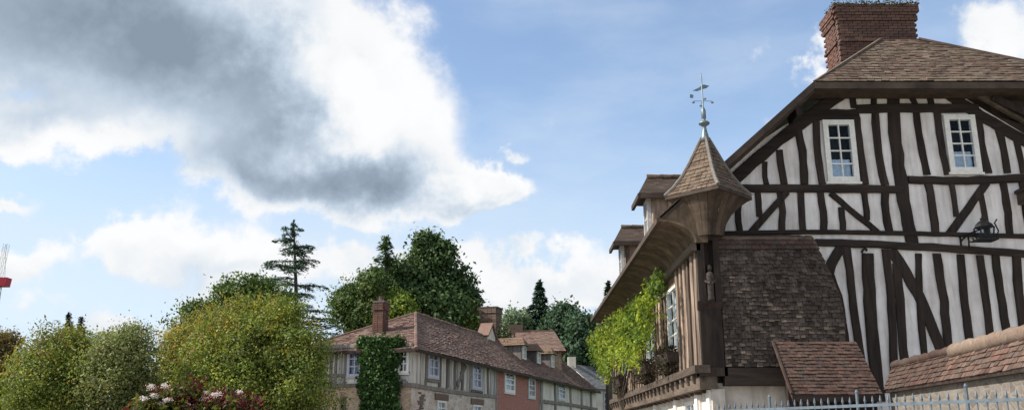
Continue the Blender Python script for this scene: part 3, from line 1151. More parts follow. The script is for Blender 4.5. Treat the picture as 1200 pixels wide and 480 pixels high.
zb = 10.35
row = 0
while zb < cz1 - .02:
    over = 0.0
    if zb > cz1 - .42:
        over = .035 + .02 * min(2, int((zb - (cz1 - .42)) / .10))
    elif abs(zb - (cz1 - .98)) < .05:
        over = .04
    if zb > 10.35:
        x = chx0 - over + (.06 if row % 2 else -.05)
        while x < chx1 + over - .02:
            a, c = max(x, chx0 - over), min(x + BW - .012, chx1 + over)
            if c - a > .04 and (zb > 11.0 or a < ridA.x):
                put_brick(((a + c) / 2, chy0 - over + .04 + random.uniform(-.006, .006), zb + .036), round(c - a, 2), .12)
            x += BW
        y = chy0 - over + .125 + (.0 if row % 2 else .09)
        while y < chy1 + over - .05:
            put_brick((chx0 - over + .06 + random.uniform(-.006, .004), y + .1, zb + .036), .12, .2)
            y += BW
    zb += BH
    row += 1
b = MB()
b.box((chx0 - .05, chy0 - .05, cz1), (chx1 + .05, chy1 + .05, cz1 + .05))
b.build('chimney_cap', 'mortar', chim)
n = 2600
P = np.stack([RNG.uniform(chx0 - .1, chx1 + .1, n), RNG.uniform(chy0 - .16, chy0 + .5, n), cz1 + .04 + RNG.random(n) ** 2 * .15 - .03], 1)
o = leaf_mesh('moss', P, .05 * (.5 + RNG.random(n)), pick([(.04, .05, .02), (.10, .10, .03), (.16, .12, .03), (.03, .035, .02)], [3, 2, 1, 3], n), 'leaf')
tag(o, 'dark green and ochre moss growing on top of the big brick chimney', 'moss', kind='stuff')

# ---- street side: jettied storey with cove, windows and corbels
S = Frame((WX, 0, 0), (0, 1, 0), (-1, 0, 0))
JZ, TZ = 2.92, 5.33
YN = 17.5
swin = []
for (ua, ub, va, vb) in ((783, 796, 332, 408), (757, 768, 372, 425), (728, 735, 400, 440)):
    y0, y1 = atX(ub, 380, WX).y, atX(ua, 380, WX).y
    swin.append((y0, 3.55, y1, 5.05))
o_ = [(YN + .26, JZ), (YB, JZ), (YB, TZ + .2), (YN + .26, TZ + .2)]
wall_holes(S, o_, [rect(*w) for w in swin], 'street_wall', 'infill', house)
y = YN + .16
k = 0
while y < YB - .2:
    if not any(w[0] - .1 < y < w[2] + .1 for w in swin):
        S.timber('timber_stud', [(y, JZ + .05), (y + random.uniform(-.03, .03), TZ)], random.uniform(.13, .2), 'oldoak', house, proud=.045 + .003 * (k % 3), back=.04, local=True)
    y += .42 if y < 24 else .52
    k += 1
for w in swin:
    for yy in (w[0] - .10, w[2] + .10):
        S.timber('timber_post', [(yy, JZ + .05), (yy, TZ)], .17, 'oldoak', house, proud=.066, back=.04, local=True)
    window(S, house, *w, 2, 4, .07, 'white', (0, .95), True, .02, .03)
    b = MB()
    b.box((WX - .07, w[0], JZ + .25), (WX + .02, w[2], w[1] - .06))
    b.build('window_apron', 'oldoak', house)
# wall plate, jetty beam, corbels
b = MB()
b.box((WX - .13, YN - .05, TZ - .04), (WX + .05, YB, TZ + .10))
b.build('wall_plate', 'oldoak_h', house)
b = MB()
b.box((WX - .20, YN - .10, JZ - .06), (WX + .1, YB, JZ + .09))
b.build('jetty_sill', 'oldoak_h', house)
b = MB()
b.box((WX - .10, YN, JZ - .36), (WX + .25, YB, JZ - .065))
b.build('jetty_beam', 'oldoak_h', house)
y = YN + .35
while y < YB:
    b = MB()
    pr = [(WX - .17, JZ - .065), (WX - .17, JZ - .14), (WX - .13, JZ - .22), (WX - .04, JZ - .27), (WX + .02, JZ - .42), (WX + .22, JZ - .42), (WX + .22, JZ - .065)]
    b.prism([(x, y, z) for x, z in pr], (0, .17, 0))
    b.build('corbel', 'oldoak_h', house)
    y += .62
# ground floor
S0 = Frame((WX + .14, 0, 0), (0, 1, 0), (-1, 0, 0))
gw = [(19.4, 1.1, 20.5, 2.42), (22.6, 1.1, 23.7, 2.42), (26.2, 0.1, 27.3, 2.35)]
wall_holes(S0, [(YN + .05, -.05), (YB, -.05), (YB, JZ - .36), (YN + .05, JZ - .36)], [rect(*w) for w in gw], 'ground_floor_wall', 'plaster_low', house)
for w in gw:
    window(S0, house, *w, 2, 3, .07, 'white', (0, .9), True, .05, .03)
for yy in (17.62, 18.55, 21.3, 24.4, 27.8):
    b = MB()
    b.box((WX + .09, yy, -.02), (WX + .2, yy + .28, JZ - .37))
    b.build('pilaster', 'white', house)

# coved eaves: curved boards from the wall plate out to the eaves
nb, yy = 0, 17.35
CR = WX - EX
arc = []
for i in range(9):
    an = math.pi / 2 * i / 8
    arc.append((WX - .06 - (CR - .02) * (1 - math.cos(an)), TZ + .10 + (EZ - .10 - TZ - .10) * math.sin(an)))
while yy < YB:
    w = .30
    b = MB()
    vs, fs = [], []
    for (x, z) in arc:
        vs += [(x, yy + .004, z), (x, yy + w - .004, z), (x + .03, yy + w - .004, z + .03), (x + .03, yy + .004, z + .03)]
    for i in range(8):
        for j in range(4):
            a = 4 * i + j
            c = 4 * i + (j + 1) % 4
            fs.append((a, c, c + 4, a + 4))
    fs += [(0, 1, 2, 3), (32, 33, 34, 35)]
    b.add(vs, fs)
    b.build('soffit_board', 'cove', roof)
    yy += w
b = MB()
b.box((EX - .07, 17.40, EZ - .13), (EX + .02, YB, EZ - .02))
b.build('gutter_board', 'barge', roof)
b = MB()
b.prism([(EX + .02, 17.40, EZ - .03), (EX + .98, 17.40, EZ - .03 + sl * .96), (EX + .98, 18.0, EZ - .03 + sl * .96), (EX + .02, 18.0, EZ - .03)], (0, 0, -.08))
b.build('eaves_return', 'barge', roof)
t_ = MB()
shingle((EX, 18.0, EZ), (EX, 17.38, EZ), (EX + .98, 18.0, EZ + sl * .98), (EX + .98, 17.38, EZ + sl * .98), 9, .17, .022, t_)
t_.build('return_tiles', 'tile', roof, kind='stuff')
b = MB()
b.prism([(x + .01, 17.41, z + .01) for x, z in arc] [::-1] + [(WX + .2, 17.41, TZ + .12), (WX + .2, 17.41, EZ - .06 + sl * (WX + .2 - EX))], (0, .04, 0))
b.build('cove_end_board', 'cove', roof)

# ---- the slate hung bay in front of the gable, with carved corner post
by = YN
p = lambda u, v, D=by: atY(u, v, D)
bay = MB()
right = [(951, 277), (958, 292), (972, 322), (983, 348), (988, 372), (989, 400), (989, 441)]
rp = [p(*q) for q in right]
zt = p(845, 277).z
zbot = 2.98
rp[-1].z = zbot
rp[0].z = zt
lx = WX + .42
poly = [Vector((lx, by + .02, zbot))] + [Vector((q.x, by + .02, q.z)) for q in reversed(rp)] + [Vector((lx, by + .02, zt))]
bay.prism([(q.x, q.y, q.z) for q in poly], (0, GY - by, 0))
bay_o = bay.build('shingled_bay', 'oldoak_h', house)
cnt = 0
rest = MB()
for i in range(len(rp) - 1, 1, -1):
    lo, hi = rp[i], rp[i - 1]
    n = max(1, round((hi.z - lo.z) / .08))
    cnt += shingle((lx, by, lo.z), (lo.x + .02, by, lo.z), (lx, by, hi.z), (hi.x + .02, by, hi.z), n, .12, .03, sink=rest, each=('shingle', 'slate', bay_o), limit=300 - cnt, jit=.014, ragged=.02)
rest.build('shingles', 'slate', bay_o, kind='stuff')
shingle((lx, by - .03, rp[1].z), (rp[1].x + .03, by - .03, rp[1].z), (lx, by + .06, zt + .02), (rp[0].x + .02, by + .06, zt + .02), 3, .165, .03, each=('roof_tile', 'tile_porch', bay_o), jit=.01)
# lighter tile roof strip on top and down the sloping right edge
tl = MB()
shingle((lx - .04, by + .06, zt), (rp[0].x + .03, by + .06, zt), (lx - .04, GY, zt + .25), (rp[0].x, GY, zt + .25), 8, .165, .03, tl, jit=.01)
for i in range(len(rp) - 1, 0, -1):
    lo, hi = rp[i], rp[i - 1]
    n = max(1, round((hi - lo).length / .13))
    shingle((lo.x + .02, by, lo.z), (lo.x + .02, GY, lo.z), (hi.x + .02, by, hi.z), (hi.x + .02, GY, hi.z), n, .165, .028, tl, jit=.01)
tl.build('bay_roof_tiles', 'tile_porch', bay_o, kind='stuff')
b = MB()
b.box((lx - .04, by - .09, zbot - .36), (rp[-1].x + .05, by + .16, zbot - .02))
b.build('jetty_beam', 'timber_h', house)
b = MB()
b.box((WX + .2, by + .17, -.05), (rp[-1].x, GY, zbot - .30))
b.build('bay_ground_wall', 'plaster_low', house)
# corner post: stepped carved timber
b = MB()
for (x0, x1, y0, z0, z1) in ((WX - .03, WX + .40, by - .03, 2.96, 4.25), (WX - .03, WX + .12, by - .05, 4.25, 5.5), (WX + .30, WX + .42, by - .05, 4.25, 5.5), (WX + .12, WX + .30, by + .08, 4.25, 5.5), (WX - .05, WX + .43, by - .06, 5.5, 5.62), (WX - .10, WX + .44, by - .09, 2.80, 2.96)):
    b.box((x0, y0, z0), (x1, by + .25, z1))
b.prism([(WX - .06, by - .02, 4.10), (WX + .40, by - .02, 4.10), (WX + .42, by - .14, 4.25), (WX - .08, by - .14, 4.25)], (0, .1, 0))
b.build('carved_corner_post', 'timber', house)
st = thing('statue', 'small carved figure standing in the niche of the corner post', 'statue', (WX + .21, by + .01, 4.26))
b = MB()
b.lathe((WX + .21, by + .0, 4.262), [(.085, 0), (.085, .05), (.075, .12), (.078, .35), (.09, .48), (.085, .56), (.035, .60)], 10)
b.build('robe', 'stone', st, smooth=True)
b = MB()
b.lathe((WX + .21, by - .0, 4.855), [(.01, 0), (.04, .02), (.055, .07), (.05, .12), (.02, .155)], 10)
b.build('head', 'stone', st, smooth=True)
for sx in (-1, 1):
    b = MB()
    b.tube([(WX + .21 + sx * .085, by, 4.79), (WX + .21 + sx * .10, by - .03, 4.66), (WX + .21 + sx * .02, by - .09, 4.62)], [.03, .03, .022], 7)
    b.build('arm', 'stone', st, smooth=True)

# ---- the corner turret
tc = Vector((4.06, 17.62, 0))
prof = [(.88, 6.45), (.70, 6.62), (.50, 6.88), (.33, 7.18), (.19, 7.46), (.06, 7.72)]
tur = MB()


def sq(r, z):
    return [tc + Vector((-r, 0, z)), tc + Vector((0, -r, z)), tc + Vector((r, 0, z)), tc + Vector((0, r, z))]


for i in range(len(prof) - 1):
    a, c = sq(prof[i][0] - .015, prof[i][1]), sq(max(.02, prof[i + 1][0] - .015), prof[i + 1][1])
    tur.add(a + c, [(j, (j + 1) % 4, 4 + (j + 1) % 4, 4 + j) for j in range(4)])
turret = tur.build('turret_roof', 'barge', house)
tt = MB()
for i in range(len(prof) - 1):
    a, c = sq(*prof[i]), sq(*prof[i + 1])
    n = max(1, round((a[0] - c[0]).length / .10))
    for j in range(4):
        shingle(a[j], a[(j + 1) % 4], c[j], c[(j + 1) % 4], n, .13, .022, tt, jit=.008)
tt.build('turret_tiles', 'tile_turret', turret, kind='stuff')
for j in range(4):
    b = MB()
    pts = [sq(r + .015, z + .015)[j] for r, z in prof]
    b.tube(pts, [.045, .042, .04, .038, .035, .03], 6)
    b.build('hip_cap', 'lead', turret)
# fascia and boarded flare below the turret
b = MB()
a, c = sq(.90, 6.38), sq(.90, 6.45)
b.add(a + c, [(j, (j + 1) % 4, 4 + (j + 1) % 4, 4 + j) for j in range(4)] + [(0, 1, 2, 3), (4, 5, 6, 7)])
b.build('turret_fascia', 'barge', turret)
up = [(.87, 6.375), (.80, 6.335), (.66, 6.22), (.52, 6.05), (.42, 5.85), (.36, 5.58)]


def sq2(r, z):
    k = (6.37 - z) / .8
    o = Vector((-.06, -.02, 0)) * k
    return [q + o for q in sq(r, z)]


def flare_pt(j, t, r, z):
    e = sq2(r, z)
    p_ = e[j].lerp(e[(j + 1) % 4], t)
    k = max(0.0, min(1.0, (6.37 - z) / .45))
    cc = tc + Vector((-.06, -.02, 0)) * ((6.37 - z) / .8)
    dd = Vector((p_.x - cc.x, p_.y - cc.y, 0)).normalized() * r * .86
    return p_.lerp(Vector((cc.x + dd.x, cc.y + dd.y, z)), k)


for j in range(4):
    for s in range(5):
        b = MB()
        vs, fs = [], []
        for (r, z) in up:
            vs += [flare_pt(j, s / 5 + .004, r, z), flare_pt(j, s / 5 + .1, r, z), flare_pt(j, s / 5 + .196, r, z)]
        for i in range(len(up) - 1):
            fs.append((3 * i, 3 * i + 1, 3 * i + 4, 3 * i + 3))
            fs.append((3 * i + 1, 3 * i + 2, 3 * i + 5, 3 * i + 4))
        b.add(vs, fs)
        b.build('flare_board', 'soffit', turret)
# finial with weather vane
tp = tc + Vector((0, 0, 7.70))
b = MB()
b.lathe(tp, [(.11, -.06), (.085, .05), (.055, .18), (.04, .27), (.045, .29), (.11, .335), (.12, .36), (.10, .385), (.04, .42), (.035, .45), (.05, .47), (.05, .64), (.03, .70), (.014, .72), (.012, 1.42), (.004, 1.5)], 12)
fin = b.build('finial', 'zinc', turret, smooth=True)
b = MB()
b.bar(tp + Vector((-.2, 0, .86)), tp + Vector((.2, 0, .86)), .009)
b.bar(tp + Vector((0, -.2, .86)), tp + Vector((0, .2, .86)), .009)
for v_ in ((-.2, 0), (.2, 0), (0, -.2), (0, .2)):
    b.tube([tp + Vector((v_[0] - .035, v_[1], .83)), tp + Vector((v_[0], v_[1], .83)), tp + Vector((v_[0] + .035, v_[1], .83))], [.006, .028, .006], 6)
b.build('compass_arms', 'zinc', fin)
b = MB()
b.prism([tp + Vector(q) for q in ((-.20, 0, 1.10), (-.08, 0, 1.16), (.04, 0, 1.24), (.16, 0, 1.21), (.10, 0, 1.16), (.0, 0, 1.13), (-.10, 0, 1.09))], (0, .012, 0))
b.prism([tp + Vector(q) for q in ((-.26, 0, 1.02), (-.19, 0, 1.0), (-.20, 0, .93), (-.27, 0, .94))], (0, .012, 0))
b.build('vane', 'zinc', fin)

# ---- two dormers on the street slope
for k, (yc, hw) in enumerate(((20.75, .6), (26.0, .6))):
    x0 = 3.28
    zb_, ze, zr = EZ + sl * (x0 - EX), 7.25, 7.80
    d = MB()
    d.box((x0 + .06, yc - hw + .14, zb_ - .1), (x0 + 1.6, yc + hw - .14, ze + .03))
    dorm = d.build('dormer', 'oldoak', house)
    xr = EX + (zr - EZ) / sl
    xe = EX + (ze - EZ) / sl
    F0, F1 = Vector((x0 - .28, yc - hw, ze)), Vector((x0 - .28, yc + hw, ze))
    B0, B1 = Vector((xe + .1, yc - hw, ze)), Vector((xe + .1, yc + hw, ze))
    R0, R1 = Vector((x0 + .02, yc, zr)), Vector((xr + .15, yc, zr))
    r = MB()
    r.add([F0, F1, B1, B0, R0, R1], [(0, 1, 4), (0, 4, 5, 3), (1, 2, 5, 4), (0, 3, 2, 1), (2, 3, 5)])
    dr = r.build('dormer_roof', 'barge', dorm)
    t_ = MB()
    shingle(B0, F0, R1, R0, 8, .15, .024, t_)
    shingle(F1, B1, R0, R1, 8, .15, .024, t_)
    shingle(F0, F1, R0 - Vector((0, .02, 0)), R0 + Vector((0, .02, 0)), 8, .15, .024, t_)
    t_.build('dormer_tiles', 'tile', dorm, kind='stuff')
    n = 6
    for i in range(n):
        b = MB()
        a = R0.lerp(R1, i / n)
        c = R0.lerp(R1, (i + .96) / n)
        b.tube([a + Vector((0, 0, .01)), c + Vector((0, 0, .01))], [.075, .065], 8)
        b.build('ridge_tile', 'tile', dorm)
    b = MB()
    b.hexa([F0 + Vector((-.02, 0, -.13)), F1 + Vector((-.02, 0, -.13)), F1 + Vector((.05, 0, -.13)), F0 + Vector((.05, 0, -.13))],
           [F0 + Vector((-.02, 0, -.01)), F1 + Vector((-.02, 0, -.01)), F1 + Vector((.05, 0, -.01)), F0 + Vector((.05, 0, -.01))])
    b.hexa([F0 + Vector((.05, -.02, -.13)), F0 + Vector((.05, .04, -.13)), B0 + Vector((0, .04, -.13)), B0 + Vector((0, -.02, -.13))],
           [F0 + Vector((.05, -.02, -.01)), F0 + Vector((.05, .04, -.01)), B0 + Vector((0, .04, -.01)), B0 + Vector((0, -.02, -.01))])
    b.build('dormer_fascia', 'barge', dorm)
    DF = Frame((x0 + .06, 0, 0), (0, 1, 0), (-1, 0, 0))
    window(DF, house, yc - .3, zb_ + .1, yc + .3, ze - .03, 2, 2, .05, 'greywhite', None, False, -.07, .025, depth=.1)

# ---- porch lean-to roof at the foot of the gable
P0, P1 = atY(928, 462, 16.75), atY(1034, 458, 16.75)
P1.z = P0.z
Q0, Q1 = atY(906, 400, 17.42), atY(1003, 401, 17.42)
Q1.z = Q0.z
b = MB()
b.prism([P0, P1, Q1, Q0], (0, .02, -.07))
porch = thing('porch_roof', 'small lean-to roof of dark red clay tiles below the gable', 'porch roof', (6.2, 17.3, 0))
b.build('roof_deck', 'oldoak_h', porch)
shingle(P0, P1, Q0, Q1, 16, .125, .024, each=('roof_tile', 'tile_porch', porch), jit=.01, ragged=.008)
b = MB()
b.bar(P0 + Vector((-.01, -.01, .02)), Q0 + Vector((-.01, 0, .02)), .035, .05)
b.build('verge_strip', 'tile_porch', porch)
b = MB()
b.bar(P0 + Vector((0, -.015, -.06)), P1 + Vector((0, -.015, -.06)), .04, .12)
b.build('fascia_board', 'timber_h', porch)
b = MB()
b.box((P0.x + .25, 17.0, -.02), (P0.x + .4, 17.15, P0.z + .1))
b.build('porch_post', 'timber', porch)
b = MB()
b.box((P0.x + .1, 17.30, -.02), (P1.x + .1, 17.45, P0.z + .45))
b.build('back_wall', 'timber', porch)

# ------------------------------------------------------------------ garden wall with tiled coping
gwl = thing('garden_wall', 'flint garden wall with red clay tile coping and round ridge tiles', 'wall', (6.8, 14, 0))
e0, e1 = Vector((6.53, 10.3, 2.5)), Vector((6.99, 16.95, 2.5))     # camera side eaves
dv = (e1 - e0).normalized()
nr = Vector((dv.y, -dv.x, 0))                                     # away from the street
c0, c1 = e0 + nr * .30 + Vector((0, 0, .50)), e1 + nr * .22 + Vector((0, 0, .46))
f0, f1 = e0 + nr * .62, e1 + nr * .62
b = MB()
b.prism([e0 + nr * .10 - Vector((0, 0, 2.55)), e1 + nr * .10 - Vector((0, 0, 2.55)), e1 + nr * .10 + Vector((0, 0, .10)), e0 + nr * .10 + Vector((0, 0, .10))], nr * .42)
b.build('masonry', 'rubble', gwl)
b = MB()
b.add([e0, e1, c1, c0, f0, f1, e0 - Vector((0, 0, .05)), e1 - Vector((0, 0, .05)), f0 - Vector((0, 0, .05)), f1 - Vector((0, 0, .05))],
      [(0, 3, 2, 1), (3, 4, 5, 2), (6, 7, 9, 8), (0, 1, 7, 6), (4, 8, 9, 5), (0, 6, 8, 4, 3), (1, 2, 5, 9, 7)])
b.build('coping_core', 'timber_h', gwl)
split = .40
em, cm = e1.lerp(e0, split), c1.lerp(c0, split)
shingle(e1, em, c1, cm, 6, .135, .026, each=('coping_tile', 'tile_porch', gwl), jit=.008, ragged=.006)
shingle(em, e0, cm, c0, 6, .135, .026, each=('coping_tile', 'tile_wall', gwl), jit=.008, ragged=.006)
L = (c1 - c0).length
n = int(L / .44)
for i in range(n):
    a, c = c1.lerp(c0, i / n), c1.lerp(c0, (i + 1.06) / n)
    b = MB()
    up_ = random.uniform(0, .015)
    if i / n < split:
        rr = .07
    else:
        rr = .115
    pts = [a.lerp(c, t) + Vector((0, 0, up_ - rr * .25 + .02 * math.sin(t * 3.14))) for t in (0, .10, .45, .86, .95)]
    b.tube(pts, [rr * .72, rr * 1.08, rr * 1.1, rr * 1.0, rr * .70], 12)
    b.build('ridge_tile', 'tile_porch' if i / n < split else 'ridge', gwl, smooth=True)

# ------------------------------------------------------------------ metal railing
fz = 2.2
fr0, fr1 = atZ(1215, 452, fz), atZ(842, 471, fz)
fence = thing('railing_fence', 'blue-grey metal railing with spear-topped bars in front of the house', 'fence', ((fr0.x + fr1.x) / 2, (fr0.y + fr1.y) / 2, 0))
fd = (fr1 - fr0)
FL = fd.length
fdn = fd.normalized()


def fp(t, z):
    q = fr0 + fdn * t
    return Vector((q.x, q.y, z))


for z in (fz - .14, fz - .55, .35):
    b = MB()
    b.bar(fp(0, z), fp(FL, z), .03, .04)
    b.build('rail', 'fence', fence)
n = int(FL / .125)
bme = None
for i in range(n + 1):
    t = i * FL / n
    if i % 13 == 7:
        b = MB()
        b.tube([fp(t, 0), fp(t, fz + .03)], .021, 8)
        b.lathe(fp(t, fz + .03), [(.023, 0), (.025, .02), (.005, .05)], 8)
        b.build('fence_post', 'fence', fence)
        continue
    if bme is None:
        b = MB()
        b.tube([Vector((0, 0, .2)), Vector((0, 0, fz - .10))], .009, 6)
        b.lathe(Vector((0, 0, fz - .11)), [(.010, 0), (.019, .03), (.015, .05), (.009, .075), (.003, .10)], 6)
        o = b.build('bar', 'fence', fence)
        bme = o.data
    else:
        o = link('bar', bme, None, fence)
    q = fp(t, 0)
    o.matrix_basis = Matrix.Translation((q.x, q.y, random.uniform(-.008, .008)))

# ------------------------------------------------------------------ small iron things on the gable
lt = G.pt(*g(1142, 278), 0)
lamp = thing('wall_lantern', 'black wrought iron lantern on a scrolled bracket on the white gable', 'lantern', (lt.x, lt.y - .1, lt.z))
k_ = GY / 1036.0
b = MB()
lc = lt + Vector((.0, -.42, 0))
b.box((lc.x - .20, lc.y - .16, lc.z - .17), (lc.x + .20, lc.y + .16, lc.z - .13))
b.build('lantern_tray', 'iron', lamp)
b = MB()
b.lathe(lc + Vector((0, 0, .12)), [(.20, 0), (.17, .06), (.09, .13), (.05, .15), (.06, .19), (.02, .22)], 8)
b.build('lantern_cap', 'iron', lamp)
for (sx, sy) in ((-1, -1), (1, -1), (1, 1), (-1, 1)):
    b = MB()
    b.bar(lc + Vector((sx * .12, sy * .10, -.13)), lc + Vector((sx * .15, sy * .13, .12)), .024)
    b.build('frame_bar', 'iron', lamp)
b = MB()
b.hexa([lc + Vector((sx * .11, sy * .09, -.125)) for (sx, sy) in ((-1, -1), (1, -1), (1, 1), (-1, 1))], [lc + Vector((sx * .14, sy * .12, .118)) for (sx, sy) in ((-1, -1), (1, -1), (1, 1), (-1, 1))])
b.build('lantern_glass', 'glass', lamp)
b = MB()
w0 = lt + Vector((-.33, -.04, -.2))
b.bar(w0 + Vector((0, 0, -.1)), w0 + Vector((0, 0, .25)), .03)
b.tube([w0 + Vector((0, 0, .1)), w0 + Vector((.12, -.1, .24)), w0 + Vector((.3, -.25, .30)), lc + Vector((0, 0, .36)), lc + Vector((0, 0, .3))], .018, 6)
sc = []
for i in range(16):
    a = i * .5
    sc.append(w0 + Vector((.18 + .11 * (1 - i / 20) * math.cos(a), -.12, .12 + .11 * (1 - i / 20) * math.sin(a))))
b.tube(sc, .014, 6)
b.tube([w0 + Vector((.15, -.02, -.08)), w0 + Vector((.17, -.02, .2))], .016, 6)
b.tube([lc + Vector((.22, 0, -.15)), lc + Vector((.30, 0, .05)), lc + Vector((.24, 0, .22)), lc + Vector((.30, 0, .30))], .016, 6)
b.build('bracket', 'iron', lamp)
hk = G.pt(*g(1010, 294), 0)
b = MB()
b.tube([hk + Vector((.10, 0, .02)), hk + Vector((.03, -.12, .04)), hk + Vector((-.05, -.16, -.02)), hk + Vector((-.07, -.15, -.07))], [.03, .03, .025, .03], 7)
o = b.build('iron_hook', 'iron')
tag(o, 'short black iron hook under the lower beam of the gable', 'hook')
be = G.pt(*g(1197, 233), 0)
b = MB()
b.box((be.x - .10, GY - .55, be.z - .14), (be.x + .16, GY + .02, be.z + .10))
b.box((be.x - .15, GY - .6, be.z + .10), (be.x + .2, GY - .02, be.z + .17))
b.build('projecting_beam_end', 'oldoak_h', house)

# window boxes on the street side
for i, w in enumerate(swin):
    lab = ['dark window box with trailing plants below the nearest street window', 'dark window box with trailing plants below the middle street window', 'dark window box with plants below the farthest street window'][i]
    yc = (w[0] + w[2]) / 2
    wb = thing('window_box', lab, 'window box', (WX - .25, yc, w[1] - .28), 'window boxes on the street wall')
    b = MB()
    hw = (w[2] - w[0]) / 2 + .12
    b.hexa([(WX - .30, yc - hw, w[1] - .28), (WX - .09, yc - hw, w[1] - .28), (WX - .09, yc + hw, w[1] - .28), (WX - .30, yc + hw, w[1] - .28)],
           [(WX - .36, yc - hw - .03, w[1] - .06), (WX - .09, yc - hw - .03, w[1] - .06), (WX - .09, yc + hw + .03, w[1] - .06), (WX - .36, yc + hw + .03, w[1] - .06)])
    b.build('trough', 'planter', wb)
    for yy in (yc - hw * .7, yc + hw * .7):
        b = MB()
        b.bar((WX - .32, yy, w[1] - .30), (WX - .06, yy, w[1] - .55), .03)
        b.build('bracket', 'iron', wb)
    n = 1500
    P = np.stack([WX - .24 + RNG.normal(size=n) * .10, RNG.uniform(yc - hw, yc + hw, n), w[1] - .10 - RNG.random(n) ** 1.3 * .55 + .18], 1)
    P[:, 0] = np.minimum(P[:, 0], WX - .08)
    leaf_mesh('plants', P, .06 * (.6 + .8 * RNG.random(n)), pick([(.03, .03, .02), (.05, .045, .03), (.06, .05, .03), (.07, .03, .03)], [3, 2, 2, 1], n), 'leaf', wb)

# ------------------------------------------------------------------ the bright climbing vine
vine = thing('climbing_vine', 'bright green climbing vine hanging under the coved eaves of the street wall', 'vine', (3.6, 23, 0))
rg_px = [(781, 316), (772, 322), (765, 330), (752, 350), (735, 365), (715, 378), (697, 388), (688, 400), (697, 412), (703, 428), (716, 432), (726, 418), (737, 408), (748, 414), (748, 402), (754, 396), (757, 388), (765, 362), (772, 338)]


def inside(u, v, poly):
    c = np.zeros(len(u), bool)
    j = len(poly) - 1
    for i in range(len(poly)):
        xi, yi = poly[i]
        xj, yj = poly[j]
        c ^= ((yi > v) != (yj > v)) & (u < (xj - xi) * (v - yi) / (yj - yi + 1e-9) + xi)
        j = i
    return c


n0 = 2600
u = RNG.uniform(686, 794, n0)
v = RNG.uniform(308, 434, n0)
ok = inside(u, v, rg_px)
u, v = u[ok], v[ok]
cl = []
for a, c in zip(u, v):
    X = WX - .12 - RNG.random() ** 1.2 * .85
    q = atX(a, c, X)
    if q.y < 19.0:
        continue
    # keep it below the cove
    dx = WX - q.x
    if q.z > TZ + .05 + .6 * math.sqrt(max(0, 1 - (1 - min(1, dx / .75)) ** 2)):
        continue
    cl.append(q)
cl = np.array([tuple(q) for q in cl])
cl = cl[RNG.random(len(cl)) < .62]
m_ = RNG.poisson(34, len(cl))
cid = np.repeat(np.arange(len(cl)), m_)
tt_ = RNG.random(len(cid))
ln_ = RNG.uniform(.25, .75, len(cl))[cid]
sw_ = RNG.normal(size=(len(cl), 2))[cid] * .12
P = cl[cid] + RNG.normal(size=(len(cid), 3)) * np.array([.07, .075, .06])
P[:, 2] += .18 - tt_ * ln_
P[:, 0] += sw_[:, 0] * tt_ - .05 * tt_
P[:, 1] += sw_[:, 1] * tt_
P[:, 0] = np.minimum(P[:, 0], WX - .06)
hc = pick([(.18, .25, .03), (.25, .32, .038), (.12, .19, .028), (.06, .10, .02), (.31, .35, .055)], [3, 3, 3, 3, 1.4], len(cl))[cid]
hc = hc * (.7 + .6 * RNG.random(len(cid)))[:, None]
leaf_mesh('foliage', P, .105 * (.6 + .8 * RNG.random(len(P))), hc, 'leaf_vine', vine, aspect=.45, droop=1.1)
b = MB()
for i in range(5):
    pts = [Vector((WX + .05, 30.3 + i * .05, .1))]
    for k in range(1, 8):
        pts.append(Vector((WX + .03 if k < 4 else WX - .22, 30.3 + i * .05 - i * .5 * max(0, k - 3), .75 * k)))
    b.tube(pts, [.05, .05, .045, .04, .035, .03, .025, .02], 6)
b.build('stems', 'bark', vine, smooth=True)


# ------------------------------------------------------------------ the row of old houses across the street
ANG = math.radians(17.8)
U1 = Vector((math.sin(ANG), math.cos(ANG), 0))
N1 = Vector((math.cos(ANG), -math.sin(ANG), 0))
CO = atY(482, 420, 33.0)
CO.z = 0
R1f = Frame(CO, U1, N1)
R2f = Frame(CO, -N1, -U1)
eave = R1f.hit(486, 402)[1]
sill = R1f.hit(530, 457.3)[1]
RUN = 2.4
rs_, rz = R1f.hit(487, 367, -RUN)
W2 = 2 * RUN
sA = R1f.hit(580, 440)[0]
sB = R1f.hit(632, 455)[0]
sC = R1f.hit(699, 465)[0]


def P3(s, z, d):          # s along the row, d outwards
    return R1f.pt(s, z, d)


